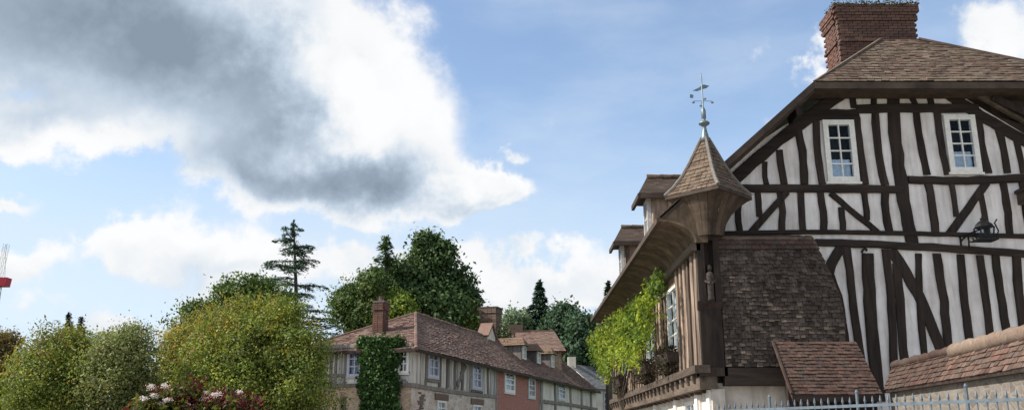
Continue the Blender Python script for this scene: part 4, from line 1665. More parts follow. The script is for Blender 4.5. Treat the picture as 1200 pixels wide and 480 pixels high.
def row_roof(parent, s0, s1, hip0=None, tilemat='tile_far', gable=False):
    ov = .32
    drop = (rz - eave) / RUN * ov
    e0, e1 = P3(s0, eave - drop, ov), P3(s1, eave - drop, ov)
    r0, r1 = P3(hip0 if hip0 is not None else s0, rz, -RUN), P3(s1, rz, -RUN)
    b0, b1 = P3(s0, eave - drop, -2 * RUN - ov), P3(s1, eave - drop, -2 * RUN - ov)
    if hip0 is not None:
        e0, b0 = P3(s0 - ov, eave - drop, ov), P3(s0 - ov, eave - drop, -2 * RUN - ov)
    b = MB()
    dz = Vector((0, 0, -.09))
    b.prism([e0, e1, r1, r0], dz)
    b.prism([b1, b0, r0, r1], dz)
    if hip0 is not None:
        b.prism([b0, e0, r0], dz)
    rf = b.build('roof', 'barge', parent)
    t = MB()
    n = 22
    sg = max(3, int((r1 - r0).length / 2.2))
    jz = [Vector((0, 0, 0))] + [Vector((0, 0, random.uniform(-.03, .05))) for _ in range(sg - 1)] + [Vector((0, 0, 0))]
    je = [Vector((0, 0, 0))] + [Vector((0, 0, random.uniform(0, .04))) for _ in range(sg - 1)] + [Vector((0, 0, 0))]
    for k_s in range(sg):
        ta, tb = k_s / sg, (k_s + 1) / sg
        shingle(e0.lerp(e1, ta) + je[k_s], e0.lerp(e1, tb) + je[k_s + 1], r0.lerp(r1, ta) + jz[k_s], r0.lerp(r1, tb) + jz[k_s + 1], n, .20, .03, t, jit=.018, ragged=.02)
    shingle(b1, b0, r1, r0, 10, .4, .03, t, jit=.01)
    if hip0 is not None:
        shingle(b0, e0, r0 - U1 * .01, r0, 34, .20, .03, t, jit=.016, ragged=.012)
    t.build('roof_tiles', tilemat, rf, kind='stuff')
    m = int((r1 - r0).length / .42)
    for i in range(m):
        a, c = r0.lerp(r1, i / m), r0.lerp(r1, (i + 1.02) / m)
        z_ = Vector((0, 0, random.uniform(-.01, .03)))
        q = MB()
        q.tube([a + z_, c + z_], [.09, .075], 8)
        q.build('ridge_tile', tilemat, rf)
    if hip0 is not None:
        for (p0, p1) in ((e0, r0), (b0, r0)):
            m = int((p1 - p0).length / .4)
            for i in range(m):
                q = MB()
                q.tube([p0.lerp(p1, i / m), p0.lerp(p1, (i + 1.02) / m)], [.08, .07], 7)
                q.build('ridge_tile', tilemat, rf)
    b = MB()
    b.bar(e0 + Vector((0, 0, -.085)), e1 + Vector((0, 0, -.085)), .04, .06)
    if hip0 is not None:
        b.bar(e0 + Vector((0, 0, -.085)), b0 + Vector((0, 0, -.085)), .04, .06)
    b.build('eaves_board', 'timber_h', rf)
    return rf


def px_rect(fr, u0, v0, u1, v1):
    um, vm_ = (u0 + u1) / 2, (v0 + v1) / 2
    s0, s1 = fr.hit(u0, vm_)[0], fr.hit(u1, vm_)[0]
    z0, z1 = fr.hit(um, v1)[1], fr.hit(um, v0)[1]
    return (min(s0, s1), z0, max(s0, s1), z1)


# --- corner house
h1 = thing('timbered_corner_house', 'grey half-timbered corner house with hipped tile roof and ivy on its end', 'house', P3(6, 0, -2.4))
w1 = [px_rect(R1f, 500, 409, 513, 442), px_rect(R1f, 552, 426, 563, 455)]
wl1 = [px_rect(R1f, 511, 469, 521, 486), px_rect(R1f, 553, 474, 563, 490)]
w2 = [px_rect(R2f, 467.5, 406, 480, 437), px_rect(R2f, 408, 408, 425, 441)]
wl2 = [px_rect(R2f, 399, 464, 406, 482)]
wall_holes(R1f, [(0.02, sill), (sA, sill), (sA, eave - .12), (0.02, eave - .12)], [rect(*w) for w in w1], 'upper_wall', 'plaster_grey', h1)
wall_holes(R1f, [(0.02, -.05), (sA, -.05), (sA, sill - .02), (0.02, sill - .02)], [rect(*w) for w in wl1], 'lower_wall', 'stone_far', h1, d=.03)
wall_holes(R2f, [(0, sill), (W2, sill), (W2, eave - .12), (0, eave - .12)], [rect(*w) for w in w2], 'upper_wall', 'plaster_grey', h1)
wall_holes(R2f, [(0, -.05), (W2, -.05), (W2, sill - .02), (0, sill - .02)], [rect(*w) for w in wl2], 'lower_wall', 'stone_tan', h1, d=.03)
b = MB()
b.prism([P3(0.3, -.05, -2 * RUN), P3(sA, -.05, -2 * RUN), P3(sA, eave, -2 * RUN), P3(.3, eave, -2 * RUN)], N1 * -.2)
b.build('rear_wall', 'stone_far', h1)
row_roof(h1, 0, sA, rs_)
R1f.timber('timber_beam', [(-.05, sill), (sA, sill)], .16, 'grey_oak_dark', h1, proud=.08, local=True)
R1f.timber('timber_beam', [(-.05, eave - .10), (sA, eave - .10)], .14, 'grey_oak_dark', h1, proud=.07, local=True)
R2f.timber('timber_beam', [(-.05, sill), (W2, sill)], .13, 'grey_oak_dark', h1, proud=.08, local=True)
R2f.timber('timber_beam', [(0, sill + .42), (W2, sill + .42)], .12, 'grey_oak_dark', h1, proud=.07, local=True)
R2f.timber('timber_beam', [(-.02, eave - .06), (W2, eave - .06)], .14, 'grey_oak_dark', h1, proud=.07, local=True)
for i, (uu, ww, mt) in enumerate(((484, 4.5, 'grey_oak'), (489.5, 3, 'grey_oak'), (495, 4, 'grey_oak'), (498.5, 2.2, 'grey_oak_dark'), (515, 2.5, 'grey_oak_dark'), (518.5, 3.2, 'grey_oak'), (524, 2.5, 'grey_oak_dark'), (528.5, 3, 'grey_oak'), (533, 2.5, 'grey_oak_dark'), (537, 2.6, 'grey_oak'), (541, 2.4, 'grey_oak_dark'),
                         (544.5, 2.4, 'grey_oak'), (548, 2.5, 'grey_oak'), (550.5, 1.6, 'grey_oak_dark'), (564.6, 2.2, 'grey_oak'), (568, 2, 'grey_oak'), (572, 2, 'grey_oak_dark'), (575.5, 2.2, 'grey_oak'), (579, 2, 'grey_oak'))):
    s = R1f.hit(uu, 430)[0]
    wd = R1f.hit(uu + ww / 2, 430)[0] - R1f.hit(uu - ww / 2, 430)[0]
    R1f.timber('timber_stud', [(s, sill + .07), (s + random.uniform(-.04, .04), eave - .15)], wd, mt, h1, proud=.045 + .003 * (i % 4), local=True)
for px in ([(545, 428), (535, 452)],):
    R1f.timber('timber_brace', px, 2.6, 'grey_oak_dark', h1, proud=.06)
for w in w1:
    window(R1f, h1, *w, 2, 3, .10, 'lilac', (0, 1), True, -.04, .05, cmat='lilac')
    R1f.timber('timber_rail', [(w[0] - .1, w[1] - .12), (w[2] + .1, w[1] - .12)], .1, 'grey_oak_dark', h1, proud=.09, local=True)
for w in wl1:
    window(R1f, h1, *w, 2, 2, .07, 'white', (0, 1), False, -.04, .04)
    b = MB()
    q = R1f.pt((w[0] + w[2]) / 2, w[3] + .14, .045)
    b.obox(q, U1 * ((w[2] - w[0]) / 2 + .25), N1 * .03, Vector((0, 0, .12)))
    b.build('brick_lintel', 'brick_old', h1)
for i, uu in enumerate((383, 389, 394, 399, 404, 427, 432, 463, 466, 481.2)):
    s = R2f.hit(uu, 425)[0]
    R2f.timber('timber_stud', [(s, sill + .05), (s, eave - .1)], .10 + .03 * (i % 2), 'grey_oak_dark' if i % 3 else 'grey_oak', h1, proud=.045 + .003 * (i % 4), local=True)
for px in ([(466, 450), (472, 444)], [(480, 450), (474, 444)]):
    R2f.timber('timber_brace', px, 2.4, 'grey_oak_dark', h1, proud=.06)
window(R2f, h1, *w2[0], 2, 3, .09, 'white', None, True, -.05, .05)
window(R2f, h1, *w2[1], 2, 3, .10, 'lilac', (0, 1), True, -.05, .05, cmat='lilac')
for w in wl2:
    window(R2f, h1, *w, 1, 2, .06, 'oldoak', None, True, -.03, .04)
# brick patch in the stone
b = MB()
q = R1f.pt(R1f.hit(492, 470)[0], R1f.hit(492, 470)[1], .04)
for i in range(-4, 5):
    wd = .22 + random.uniform(-.12, .12)
    b.obox(q + U1 * random.uniform(-.2, .2) + Vector((0, 0, i * .078)), U1 * wd, N1 * (.012 + .001 * i), Vector((0, 0, .033)))
b.build('brick_patch', 'brick_old', h1)


def stack(parent, base, wx, wy, z0, z1, mat='brick', rot=0.0, name='chimney', capm='mortar', pot=False):
    b = MB()
    ax, ay = U1 * wx / 2, N1 * wy / 2
    base = Vector(base)
    b.obox(Vector((base.x, base.y, (z0 + z1) / 2)), ax, ay, Vector((0, 0, (z1 - z0) / 2)))
    c = b.build(name, 'mortar', parent)
    nrow = int((z1 - z0) / .09)
    t = MB()
    for i in range(nrow):
        z = z0 + (i + .5) * .09
        ov = .05 if i >= nrow - 3 else .012
        for (axd, ayd, ln, off) in ((U1, N1, wx, wy / 2), (U1, -N1, wx, wy / 2), (N1, U1, wy, wx / 2), (N1, -U1, wy, wx / 2)):
            k = max(2, round(ln / .24))
            for j in range(k):
                x = -ln / 2 + (j + .5) * ln / k
                t.obox(Vector((base.x, base.y, z)) + axd * x + ayd * (off + ov - .02), axd * (ln / k / 2 - .008), ayd * .03, Vector((0, 0, .038)))
    t.build('bricks', mat, c, kind='stuff')
    b = MB()
    b.obox(Vector((base.x, base.y, z1 + .04)), ax * 1.14, ay * 1.14, Vector((0, 0, .04)))
    b.build('cap', capm, c)
    if pot:
        b = MB()
        b.lathe((base.x, base.y, z1 + .08), [(.12, 0), (.10, .08), (.10, .18), (.12, .22)], 10)
        b.build('chimney_pot', 'oldoak', c)
    return c


cpos = atY(446, 372, 36.2)
stack(h1, cpos, .46, .46, eave + .2, atY(445, 355, 36.2).z, pot=True)

# --- red brick house
h2 = thing('red_brick_house', 'red brick house between grey timbered house and cream timbered house', 'house', P3((sA + sB) / 2, 0, -2.4))
w3 = [px_rect(R1f, 590, 434, 602, 460), px_rect(R1f, 618, 442, 626, 466)]
wall_holes(R1f, [(sA + .01, -.05), (sB - .01, -.05), (sB - .01, eave - .12), (sA + .01, eave - .12)], [rect(*w) for w in w3], 'front_wall', 'brick_far', h2, d=.02)
b = MB()
b.prism([P3(sA + .01, -.05, -2 * RUN), P3(sB - .01, -.05, -2 * RUN), P3(sB - .01, eave, -2 * RUN), P3(sA + .01, eave, -2 * RUN)], N1 * -.2)
b.build('rear_wall', 'brick_far', h2)
row_roof(h2, sA, sB)
window(R1f, h2, *w3[0], 2, 3, .16, 'white', (0.0, .6), True, -.05, .06)
window(R1f, h2, *w3[1], 2, 3, .14, 'greywhite', (0, 1), True, -.04, .06, cmat='planter')
for s in (sA + .12, sB - .12):
    R1f.timber('corner_board', [(s, -.02), (s, eave)], .12, 'grey_oak_dark', h2, proud=.06, local=True)

# --- cream timbered house
h3 = thing('cream_timbered_house', 'cream plastered house with few dark timbers at the end of the row', 'house', P3((sB + sC) / 2, 0, -2.4))
w4 = [px_rect(R1f, 653, 449, 661, 468)]
wall_holes(R1f, [(sB + .01, -.05), (sC, -.05), (sC, eave - .12), (sB + .01, eave - .12)], [rect(*w) for w in w4], 'front_wall', 'plaster_cream', h3)
b = MB()
b.prism([P3(sB + .01, -.05, -2 * RUN), P3(sC, -.05, -2 * RUN), P3(sC, eave, -2 * RUN), P3(sC, rz - .05, -RUN), P3(sB + .01, rz - .05, -RUN), P3(sB + .01, eave, -2 * RUN)][:3] + [P3(sB + .01, eave, -2 * RUN)], N1 * -.2)
b.prism([P3(sC, -.05, -.1), P3(sC, -.05, -2 * RUN), P3(sC, eave, -2 * RUN), P3(sC, rz - .12, -RUN), P3(sC, eave, -.1)], U1 * -.2)
b.build('side_and_rear_wall', 'stone_tan', h3)
row_roof(h3, sB, sC)
for uu, ww in ((634, 3.2), (650, 3.2), (668, 3.5), (681, 2.8), (692, 2.6)):
    s = R1f.hit(uu, 455)[0]
    wd = R1f.hit(uu + ww / 2, 455)[0] - R1f.hit(uu - ww / 2, 455)[0]
    R1f.timber('timber_post', [(s, -.02), (s, eave - .12)], min(.4, wd * .8), 'grey_oak_dark', h3, proud=.06, local=True)
zz = R1f.hit(650, 472)[1]
R1f.timber('timber_beam', [(sB, zz), (sC, zz)], .2, 'grey_oak_dark', h3, proud=.075, local=True)
window(R1f, h3, *w4[0], 2, 3, .12, 'greywhite', (0, .5), True, -.05, .06)


def row_dormer(parent, u, v0, v1, wpx, mat='tile_dormer', wall='grey_oak_dark'):
    """small hipped dormer on the front slope; found where the pixel meets a plane over the slope"""
    d = -RUN * .45
    s, z1 = R1f.hit(u, v0, d + .3)
    _, z0 = R1f.hit(u, v1, d + .3)
    hw = (R1f.hit(u + wpx / 2, v0, d)[0] - R1f.hit(u - wpx / 2, v0, d)[0]) / 2 * .55
    hw = max(.4, min(hw, .52))
    zs = eave + (rz - eave) / RUN * (RUN * .45)
    zt_ = z1
    zeave = z1 - .42
    b = MB()
    b.prism([P3(s - hw * .7, zs - .4, d + .2), P3(s + hw * .7, zs - .4, d + .2), P3(s + hw * .7, zeave, d + .2), P3(s - hw * .7, zeave, d + .2)], N1 * -1.6)
    dm = b.build('dormer', wall, parent)
    F0, F1 = P3(s - hw, zeave - .05, d + .45), P3(s + hw, zeave - .05, d + .45)
    B0, B1 = P3(s - hw, zeave - .05, d - 1.4), P3(s + hw, zeave - .05, d - 1.4)
    A0, A1 = P3(s, zt_, d + .15), P3(s, zt_, d - 1.4)
    r = MB()
    r.add([F0, F1, B1, B0, A0, A1], [(0, 1, 4), (0, 4, 5, 3), (1, 2, 5, 4), (0, 3, 2, 1), (2, 3, 5)])
    rf = r.build('dormer_roof', mat, dm)
    t = MB()
    shingle(F0, F1, A0 - U1 * .02, A0 + U1 * .02, 5, .2, .03, t)
    shingle(B0, F0, A1, A0, 5, .2, .03, t)
    shingle(F1, B1, A0, A1, 5, .2, .03, t)
    t.build('dormer_tiles', mat, dm, kind='stuff')
    fr = Frame(R1f.pt(0, 0, d + .2), U1, N1)
    window(fr, parent, s - hw * .5, zs - .05, s + hw * .5, zeave - .06, 2, 2, .06, 'white', None, False, -.07, .04, depth=.09)


for (uu, v0, v1, wp) in ((615, 395, 412, 16), (632, 402, 414, 15), (648, 406, 419, 15)):
    row_dormer(h2 if uu < 630 else h3, uu, v0, v1, wp)
# wide stack with small stone gable behind the ridge
c_ = P3(R1f.hit(588, 396, -RUN)[0], 0, -RUN - .7)
zt_ = atY(576, 362, c_.y).z
stack(h1, c_, .95, 1.05, eave, zt_, mat='brick_old', capm='oldoak_h')
s_, z_ = R1f.hit(574, 380, -RUN + .2)
b = MB()
hw = .62
b.prism([P3(s_ - hw, rz - .45, -RUN + .30), P3(s_ + hw, rz - .45, -RUN + .30), P3(s_ + hw, rz + .05, -RUN + .30), P3(s_, z_, -RUN + .30), P3(s_ - hw, rz + .05, -RUN + .30)], N1 * -.6)
gd = b.build('stone_gable', 'plaster_cream', h1)
for sg in (-1, 1):
    b = MB()
    b.bar(P3(s_ + sg * (hw + .12), rz - .05, -RUN + .05), P3(s_, z_ + .06, -RUN + .05), .7, .09, up=N1.cross(U1))
    b.build('gable_roof', 'tile_far', gd)
n = 700
P = np.array(c_)[None, :] + RNG.normal(size=(n, 3)) * np.array([.35, .3, .35]) + np.array([.7, -.5, rz + .1])
o = leaf_mesh('roof_creeper', P, .14 * (.6 + RNG.random(n)), pick([(.05, .07, .03), (.08, .10, .04)], [1, 1], n), 'leaf')
tag(o, 'dark creeper growing at the foot of the wide chimney on the row roof', 'creeper', kind='stuff')

# --- brown roofed house standing behind the row
hb = thing('brown_roofed_house', 'brown roofed house rising behind the ridge of the row', 'house', (atY(625, 400, 60).x, 62, 0))
a0, a1 = atY(600, 386, 60), atY(650, 385, 60)
zt_ = a0.z
b = MB()
b.box((a0.x - .8, 57.6, -.05), (a1.x + .3, 64, zt_ - 1.6))
b.build('walls', 'stone_tan', hb)
b = MB()
E0, E1, E2, E3 = Vector((a0.x - 1.1, 57.2, zt_ - 1.7)), Vector((a1.x + .6, 57.2, zt_ - 1.7)), Vector((a1.x + .6, 64.4, zt_ - 1.7)), Vector((a0.x - 1.1, 64.4, zt_ - 1.7))
q0, q1 = Vector((a0.x + .4, 60.8, zt_)), Vector((a1.x, 60.8, zt_))
b.add([E0, E1, E2, E3, q0, q1], [(0, 1, 5, 4), (1, 2, 5), (2, 3, 4, 5), (3, 0, 4), (0, 3, 2, 1)])
rf = b.build('roof', 'tile_far', hb)
t = MB()
shingle(E0, E1, q0, q1, 16, .22, .035, t, jit=.012)
shingle(E3, E0, q0 + Vector((0, .01, 0)), q0, 16, .22, .035, t, jit=.012)
t.build('roof_tiles', 'tile_far', rf, kind='stuff')
b = MB()
b.bar(q0, q1, .25, .14)
b.build('ridge_capping', 'tile_dormer', rf)
b = MB()
c_ = atY(604, 381, 61)
b.box((c_.x - .5, 60.5, zt_ - 1.2), (c_.x + .5, 61.4, c_.z))
b.build('chimney', 'brick_old', hb)

# --- grey roofed house at the end of the street
SY = 68.0
hs = thing('slate_roofed_house', 'pale house with grey slate roof at the far end of the street', 'house', (atY(710, 460, SY + 3).x, SY + 3, 0))
s0p, s1p = atY(697, 452.5, SY), atY(748, 461, SY + 6)
q0, q1 = atY(671, 425, SY + 1), atY(735, 442, SY + 9)
ze = s0p.z
s1p.z = ze
s1p.x, s1p.y = s0p.x + 7.5, SY + 8
q0 = Vector((s0p.x - 2.0, SY + 1.2, atY(672, 426, SY + 1.2).z))
q1 = Vector((q0.x + 7.5, SY + 9.2, q0.z))
dS = Vector((7.5, 8, 0)).normalized()
nS = Vector((dS.y, -dS.x, 0))
SF = Frame((s0p.x, s0p.y, 0), dS, nS)
Ls = (s1p - s0p).length
wS = [(1.0, ze - 1.75, 1.9, ze - .35), (3.6, ze - 1.75, 4.5, ze - .35), (6.4, ze - 1.75, 7.3, ze - .35)]
wall_holes(SF, [(0, -.05), (Ls, -.05), (Ls, ze), (0, ze)], [rect(*w) for w in wS], 'front_wall', 'plaster_cream', hs)
for w in wS:
    window(SF, hs, *w, 2, 3, .1, 'lilac', None, True, -.04, .06)
b = MB()
bk = nS * -4.4
b.prism([s0p - Vector((0, 0, ze + .05)), s0p, Vector((s0p.x, s0p.y, 0)) + bk * .5 + Vector((0, 0, q0.z - .2)), s0p + bk, s0p + bk - Vector((0, 0, ze + .05))], dS * .2)
b.prism([s0p + bk - Vector((0, 0, ze + .05)), s1p + bk - Vector((0, 0, ze + .05)), s1p + bk, s0p + bk], nS * .2)
b.build('side_walls', 'plaster_cream', hs)
b = MB()
ov = nS * .3 + Vector((0, 0, -.15))
ra, rb = s0p + bk * .5, s1p + bk * .5
ra.z = rb.z = q0.z
b.prism([s0p + ov - dS * .2, s1p + ov, rb, ra - dS * .2], (0, 0, -.08))
b.prism([s1p + bk - nS * .3, s0p + bk - nS * .3 - dS * .2, ra - dS * .2, rb], (0, 0, -.08))
rf = b.build('roof', 'slate_far', hs)
t = MB()
shingle(s0p + ov - dS * .2, s1p + ov, ra - dS * .2, rb, 18, .28, .02, t)
t.build('roof_slates', 'slate_far', rf, kind='stuff')
b = MB()
b.box((ra.x - .3, ra.y - .3, q0.z - .8), (ra.x + .3, ra.y + .3, q0.z + .55))
b.build('chimney', 'plaster_cream', hs)

# --- ivy on the end of the corner house
ivy = thing('ivy', 'dark green ivy climbing the end wall of the grey corner house', 'ivy', R2f.pt(R2f.hit(448, 470)[0], 0, .1))
n0 = 1500
u = RNG.uniform(423, 472, n0)
v = RNG.uniform(395, 540, n0)
lim_l = 428 + 2.5 * np.sin(v * .15) + 1.5 * np.sin(v * .43) - 3 * RNG.random(n0) ** 3 - 4 * (v < 404) * RNG.random(n0)
lim_r = 467 - 4 * np.clip((v - 405) / 60, 0, 1) + 2.5 * np.sin(v * .21 + 1) + 4 * RNG.random(n0) ** 3 + 10 * (v < 403) * RNG.random(n0)
ok = (u > lim_l) & (u < lim_r)
cl = []
for a, c in zip(u[ok], v[ok]):
    s, z = R2f.hit(a, c)
    if z < .1:
        continue
    bulge = .12 + .30 * (1 - ((a - 447) / 22) ** 2) * RNG.random()
    cl.append(tuple(R2f.pt(s, min(z, eave + .02), bulge)))
cl = np.array(cl)
m_ = RNG.poisson(22, len(cl))
cid = np.repeat(np.arange(len(cl)), m_)
P = cl[cid] + RNG.normal(size=(len(cid), 3)) * np.array([.10, .05, .11])
hc = pick([(.035, .085, .02), (.055, .125, .028), (.08, .16, .035), (.025, .055, .018)], [3, 3, 1.5, 2], len(cl))[cid] * (.6 + .8 * RNG.random(len(cid)))[:, None]
leaf_mesh('foliage', P, .12 * (.6 + .8 * RNG.random(len(P))), hc, 'leaf_ivy', ivy, aspect=.8)
b = MB()
for k in range(4):
    s = R2f.hit(437 + 7 * k, 470)[0]
    b.tube([R2f.pt(s, -.02, .08), R2f.pt(s + .1, 1.5, .07), R2f.pt(s - .1, 3.2, .07), R2f.pt(s, eave - .3, .07)], [.05, .04, .03, .02], 6)
b.build('stems', 'bark', ivy)

# ------------------------------------------------------------------ trees
YG = [(.185, .25, .05), (.31, .34, .06), (.105, .165, .038), (.43, .37, .065), (.42, .23, .055), (.05, .085, .025)]
DG = [(.13, .175, .06), (.18, .225, .075), (.085, .12, .045), (.25, .27, .10), (.26, .25, .12)]


def autumn(x0, x1, rust=(.27, .12, .03)):
    def f(P, c):
        t = np.clip((x1 - P[:, 0]) / (x1 - x0), 0, 1) * np.clip((P[:, 2] - P[:, 2].mean()) / (P[:, 2].max() - P[:, 2].mean() + 1e-6) * 1.3, 0, 1)
        k = (RNG.random(len(P)) < t * .55)[:, None]
        return np.where(k, c * .35 + np.array(rust) * .65, c)
    return f


xa = lambda u, D: atY(u, 400, D).x
broadleaf('round_headed_tree', 'tall yellow-green tree with orange tinged top in front of the tiled house', 23.0,
          [(292, 420, 62, 72), (330, 425, 52, 70), (300, 382, 44, 40), (352, 440, 34, 58), (250, 440, 44, 55), (310, 480, 80, 70), (335, 370, 22, 22)],
          1500, 60, .07, YG, [3.5, 2, 3.5, .8, .3, 2.5], spread=.15, wisps=170, tint=autumn(xa(215, 23), xa(330, 23)))
broadleaf('round_headed_tree', 'orange and yellow leaved tree beside the tall yellow-green tree', 25.0,
          [(225, 415, 36, 45), (215, 450, 42, 50), (245, 385, 28, 28), (205, 480, 40, 50)],
          700, 56, .07, YG, [2.4, 2.4, 2, 1.4, .8, 1.4], spread=.15, wisps=110, tint=autumn(xa(190, 25), xa(290, 25)))
broadleaf('round_headed_tree', 'grey-green rounded tree between the yellow trees with thin upright twigs', 22.0,
          [(142, 425, 38, 42), (140, 460, 46, 50), (158, 400, 22, 20), (122, 410, 20, 22), (150, 500, 44, 40)],
          860, 54, .062, DG + [(.16, .16, .06)], [2, 3, 2, 2, 1.4, 1], spread=.14, wisps=150)
broadleaf('round_headed_tree', 'yellow-green rounded tree with dark heart at the left of the grove', 22.5,
          [(62, 425, 44, 42), (48, 455, 50, 45), (92, 420, 26, 30), (80, 400, 24, 18), (60, 500, 52, 50), (100, 465, 26, 40)],
          1000, 56, .066, YG, [3, 1.8, 3, .5, .3, 3], spread=.15, wisps=150, tint=autumn(xa(-10, 22), xa(110, 22)))
broadleaf('round_headed_tree', 'russet tinged tree cut by the left edge of the picture', 24.0,
          [(-5, 425, 34, 38), (2, 460, 34, 42), (-30, 450, 50, 60), (8, 405, 18, 16)],
          560, 38, .08, [(.10, .10, .03), (.16, .09, .035), (.07, .085, .03), (.20, .10, .04)], [3, 2, 2, 1], spread=.15, wisps=90)
broadleaf('broad_tree', 'dark green round-topped tree showing behind the yellow-green tree', 34.0,
          [(292, 342, 32, 20), (268, 345, 16, 13), (300, 370, 45, 40), (235, 368, 24, 16), (225, 395, 30, 30)],
          620, 34, .12, [(.055, .10, .022), (.085, .14, .03), (.11, .16, .03), (.04, .07, .02)], [3, 3, 1, 2], spread=.2, wisps=90, trunk=.25)
for (uu, vt, nm) in ((81, 366, 'tiny dark conifer tip showing above the yellow-green tree, taller of the pair'), (95, 371, 'tiny dark conifer tip showing above the yellow-green tree, lower of the pair')):
    conifer('conifer', nm, 60.0, uu, vt, 470, 26, [(.012, .022, .014), (.02, .035, .02)], [1, 1], tiers=24, dens=40, leaf=.22, group='distant conifer tips')
# blue cedar with open level branches
conifer('blue_cedar', 'blue-green cedar with open level branches against the sky', 52.0, 349, 258, 395, 136, [(.06, .11, .085), (.08, .14, .11), (.04, .075, .058), (.11, .17, .14)], [3, 2, 2, 1],
        tiers=19, dens=105, leaf=.19, horizontal=True, lean=-5, ragged=.65, gap=.42, top_pow=.72, trunk=.17, two_tops=True)
# dark evergreens behind the corner house
EV = [(.06, .105, .04), (.085, .145, .05), (.036, .062, .026), (.12, .18, .06)]
broadleaf('black_pine', 'massive dark green pine with spreading crown behind the tiled roof', 52.0,
          [(502, 305, 28, 30), (490, 335, 40, 30), (530, 340, 32, 32), (510, 365, 55, 40), (545, 360, 20, 26), (500, 285, 15, 13), (470, 330, 24, 28), (520, 300, 14, 18)],
          1150, 26, .24, EV, [3, 3, 2, 1], spread=.26, wisps=150, trunk=.35, mat='needle', shell=.35)
conifer('spruce', 'dark spiky spruce left of the massive pine', 50.0, 452, 277, 430, 76, EV, [3, 2, 2, 1], tiers=26, dens=60, leaf=.26, ragged=.5, droop=-.25, gap=.12, top_pow=.7)
broadleaf('broad_tree', 'light green leafy tree left of the chimney below the dark spruce', 44.0,
          [(412, 352, 22, 20), (428, 345, 18, 24), (402, 362, 16, 14), (430, 375, 30, 20), (440, 330, 12, 18)],
          480, 32, .15, [(.06, .105, .03), (.085, .135, .035), (.045, .08, .025), (.12, .15, .04)], [3, 3, 2, 1], spread=.22, wisps=80, trunk=.2)
broadleaf('broad_tree', 'bright yellow-green tree between the small chimney and the pine', 43.0,
          [(465, 355, 14, 16), (470, 365, 20, 16)], 160, 30, .14, [(.13, .20, .03), (.17, .22, .035), (.08, .14, .03)], [2, 2, 1], spread=.2, wisps=30, trunk=.12)
broadleaf('broad_tree', 'slender light green tree beside the wide chimney', 51.0,
          [(549, 368, 9, 18), (553, 380, 11, 14)], 130, 28, .14, [(.11, .17, .04), (.08, .13, .03), (.15, .19, .05)], [2, 2, 1], spread=.2, wisps=30, trunk=.1)
# far trees
broadleaf('broad_tree', 'pale feathery tree between the wide chimney and the far spruce', 78.0,
          [(603, 372, 16, 12), (596, 382, 12, 10), (612, 380, 10, 12)], 130, 16, .24, [(.16, .22, .14), (.20, .26, .17), (.12, .18, .11)], [1, 1, 1], spread=.35, wisps=40, trunk=.15, shell=.2)
conifer('spruce', 'tall dark spruce rising above the far wood', 80.0, 632, 328, 420, 56, [(.03, .065, .045), (.045, .09, .06), (.06, .115, .08)], [2, 2, 1], tiers=24, dens=50, leaf=.42, ragged=.3)
BG = [(.040, .080, .045), (.058, .11, .06), (.08, .135, .08), (.028, .055, .034)]
broadleaf('broad_tree', 'dark green rounded tree right of the far spruce', 76.0, [(660, 375, 16, 20), (668, 390, 20, 24), (652, 395, 16, 22)], 420, 24, .30, BG, [3, 3, 1, 2], spread=.4, wisps=60, trunk=.3)
broadleaf('broad_tree', 'dark green tree nearest the bright vine at the end of the street', 72.0, [(684, 385, 13, 17), (690, 400, 16, 22), (676, 410, 16, 16)], 360, 24, .30, BG, [3, 3, 1.5, 2], spread=.4, wisps=50, trunk=.3)
broadleaf('broad_tree', 'grey-green tree above the grey slate roof', 74.0, [(690, 418, 16, 14), (672, 418, 12, 10), (705, 415, 16, 20)], 240, 24, .30, [(.06, .10, .06), (.08, .12, .075), (.04, .075, .045)], [2, 2, 1], spread=.4, wisps=30, trunk=.3)
conifer('spruce', 'pointed dark conifer half hidden by the eaves of the timbered house', 60.0, 713, 330, 430, 34, [(.016, .034, .02), (.025, .05, .03)], [1, 1], tiers=26, dens=40, leaf=.32, ragged=.3)
conifer('spruce', 'small spruce at the left side of the tall far spruce', 79.0, 618, 362, 425, 34, [(.02, .046, .028), (.03, .062, .04)], [1, 1], tiers=16, dens=34, leaf=.4, ragged=.3)

# ------------------------------------------------------------------ flowering shrub at the foot of the grove
fl = thing('flowering_shrub', 'shrub with white flower heads and dark red leaves at the bottom edge', 'shrub', (xa(225, 14), 14, 0))
bl = []
for (uu, vv, ru, rv) in ((180, 478, 24, 22), (215, 470, 32, 22), (250, 478, 34, 20), (285, 482, 24, 22), (230, 500, 80, 30)):
    c = atY(uu, vv, 14.0)
    k = 14 / 1072
    bl.append((c.x, c.y, c.z, ru * k, .45, rv * k))
cl, cid, P = crown_points(bl, 420, 34, .07, .3)
hc = pick([(.05, .075, .02), (.12, .12, .02), (.09, .018, .018), (.16, .03, .03), (.06, .015, .018), (.11, .14, .03)], [3, 1.5, 2, 1, 1.5, 1], len(cl))[cid] * (.6 + .8 * RNG.random(len(cid)))[:, None]
leaf_mesh('foliage', P, .07 * (.6 + .8 * RNG.random(len(P))), hc, 'leaf', fl)
for i in range(20):
    uu = random.choice((random.gauss(188, 8), random.gauss(172, 7), random.uniform(190, 300)))
    vv = max(450 + abs(uu - 215) * .06, random.gauss(466, 9))
    r = random.uniform(.016, .036)
    c = atY(uu, vv, 13.75 + random.uniform(-.25, .1))
    n = 90
    d = RNG.normal(size=(n, 3))
    leaf_mesh('flower_head', np.array(c)[None, :] + d * r * np.array([1.3, 1, .7]), .026 * (.6 + .8 * RNG.random(n)), pick([(.72, .68, .76), (.55, .5, .62), (.66, .42, .45)], [4, 2, 1], n), 'leaf', fl, kind='stuff')
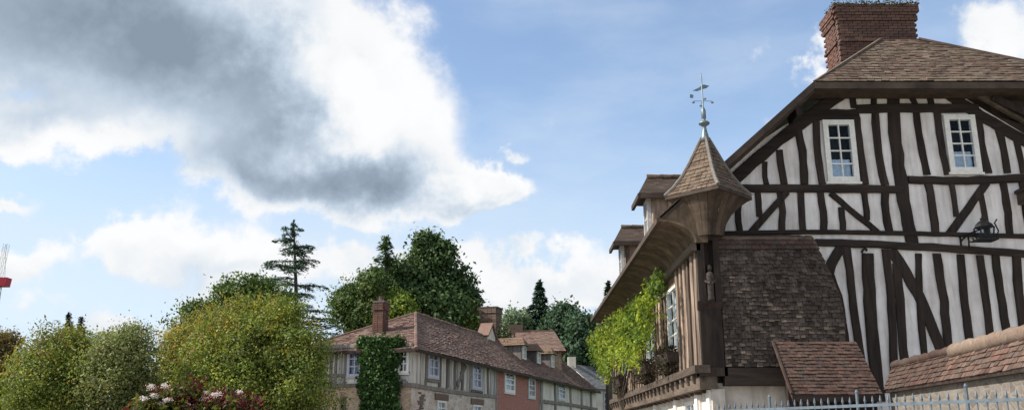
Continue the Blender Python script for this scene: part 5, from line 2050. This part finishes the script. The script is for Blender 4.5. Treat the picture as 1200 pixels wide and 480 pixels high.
limbs(fl, (xa(225, 14), 14, -.03), (xa(225, 14), 14, 1.9), .05, [tuple(cl[i]) for i in RNG.integers(0, len(cl), 14)], 'stems')

# ------------------------------------------------------------------ crane at the left edge
CD = 110.0
cr_ = atY(-4, 330, CD)
crane = thing('tower_crane', 'red crane head with thin steel lattice at the left edge of the picture', 'crane', (cr_.x, CD, 0))


def lattice(name, p0, p1, w, n, r, mat):
    p0, p1 = Vector(p0), Vector(p1)
    d = (p1 - p0).normalized()
    a = d.cross(Vector((0, 1, 0)))
    a = (a if a.length > .1 else d.cross(Vector((1, 0, 0)))).normalized()
    c = d.cross(a).normalized()
    b = MB()
    cor = [(a * sx + c * sy) * w / 2 for sx, sy in ((-1, -1), (1, -1), (1, 1), (-1, 1))]
    for q in cor:
        b.tube([p0 + q, p1 + q], r, 5)
    for i in range(n):
        s, e = p0.lerp(p1, i / n), p0.lerp(p1, (i + 1) / n)
        for j in range(4):
            b.tube([s + cor[j], e + cor[(j + 1) % 4]], r * .6, 4)
            b.tube([e + cor[j], e + cor[(j + 1) % 4]], r * .6, 4)
    return b.build(name, mat, crane)


zt_ = atY(0, 286, CD).z
zr_ = atY(0, 336, CD).z
lattice('mast', (cr_.x, CD, 0), (cr_.x, CD, zr_), .9, 26, .06, 'steel')
lattice('tower_head', (cr_.x + .2, CD, zr_), (cr_.x + .55, CD, zt_), .5, 6, .022, 'steel')
k = CD / 1072
b = MB()
x1 = atY(10.5, 330, CD).x
z0, z1 = atY(0, 335.5, CD).z, atY(0, 325.5, CD).z
b.hexa([(cr_.x - 2.4, CD - .6, z0), (x1 - .12, CD - .6, z0), (x1 - .12, CD + .6, z0), (cr_.x - 2.4, CD + .6, z0)],
       [(cr_.x - 2.4, CD - .6, z1), (x1, CD - .6, z1), (x1, CD + .6, z1), (cr_.x - 2.4, CD + .6, z1)])
b.build('counterweight_box', 'red', crane)
b = MB()
b.tube([(x1 - .6, CD, z1), (cr_.x + .5, CD, zt_)], .03, 5)
b.tube([(cr_.x + .5, CD, zt_), (cr_.x - 3, CD, z1)], .03, 5)
b.build('tie_rods', 'steel', crane)
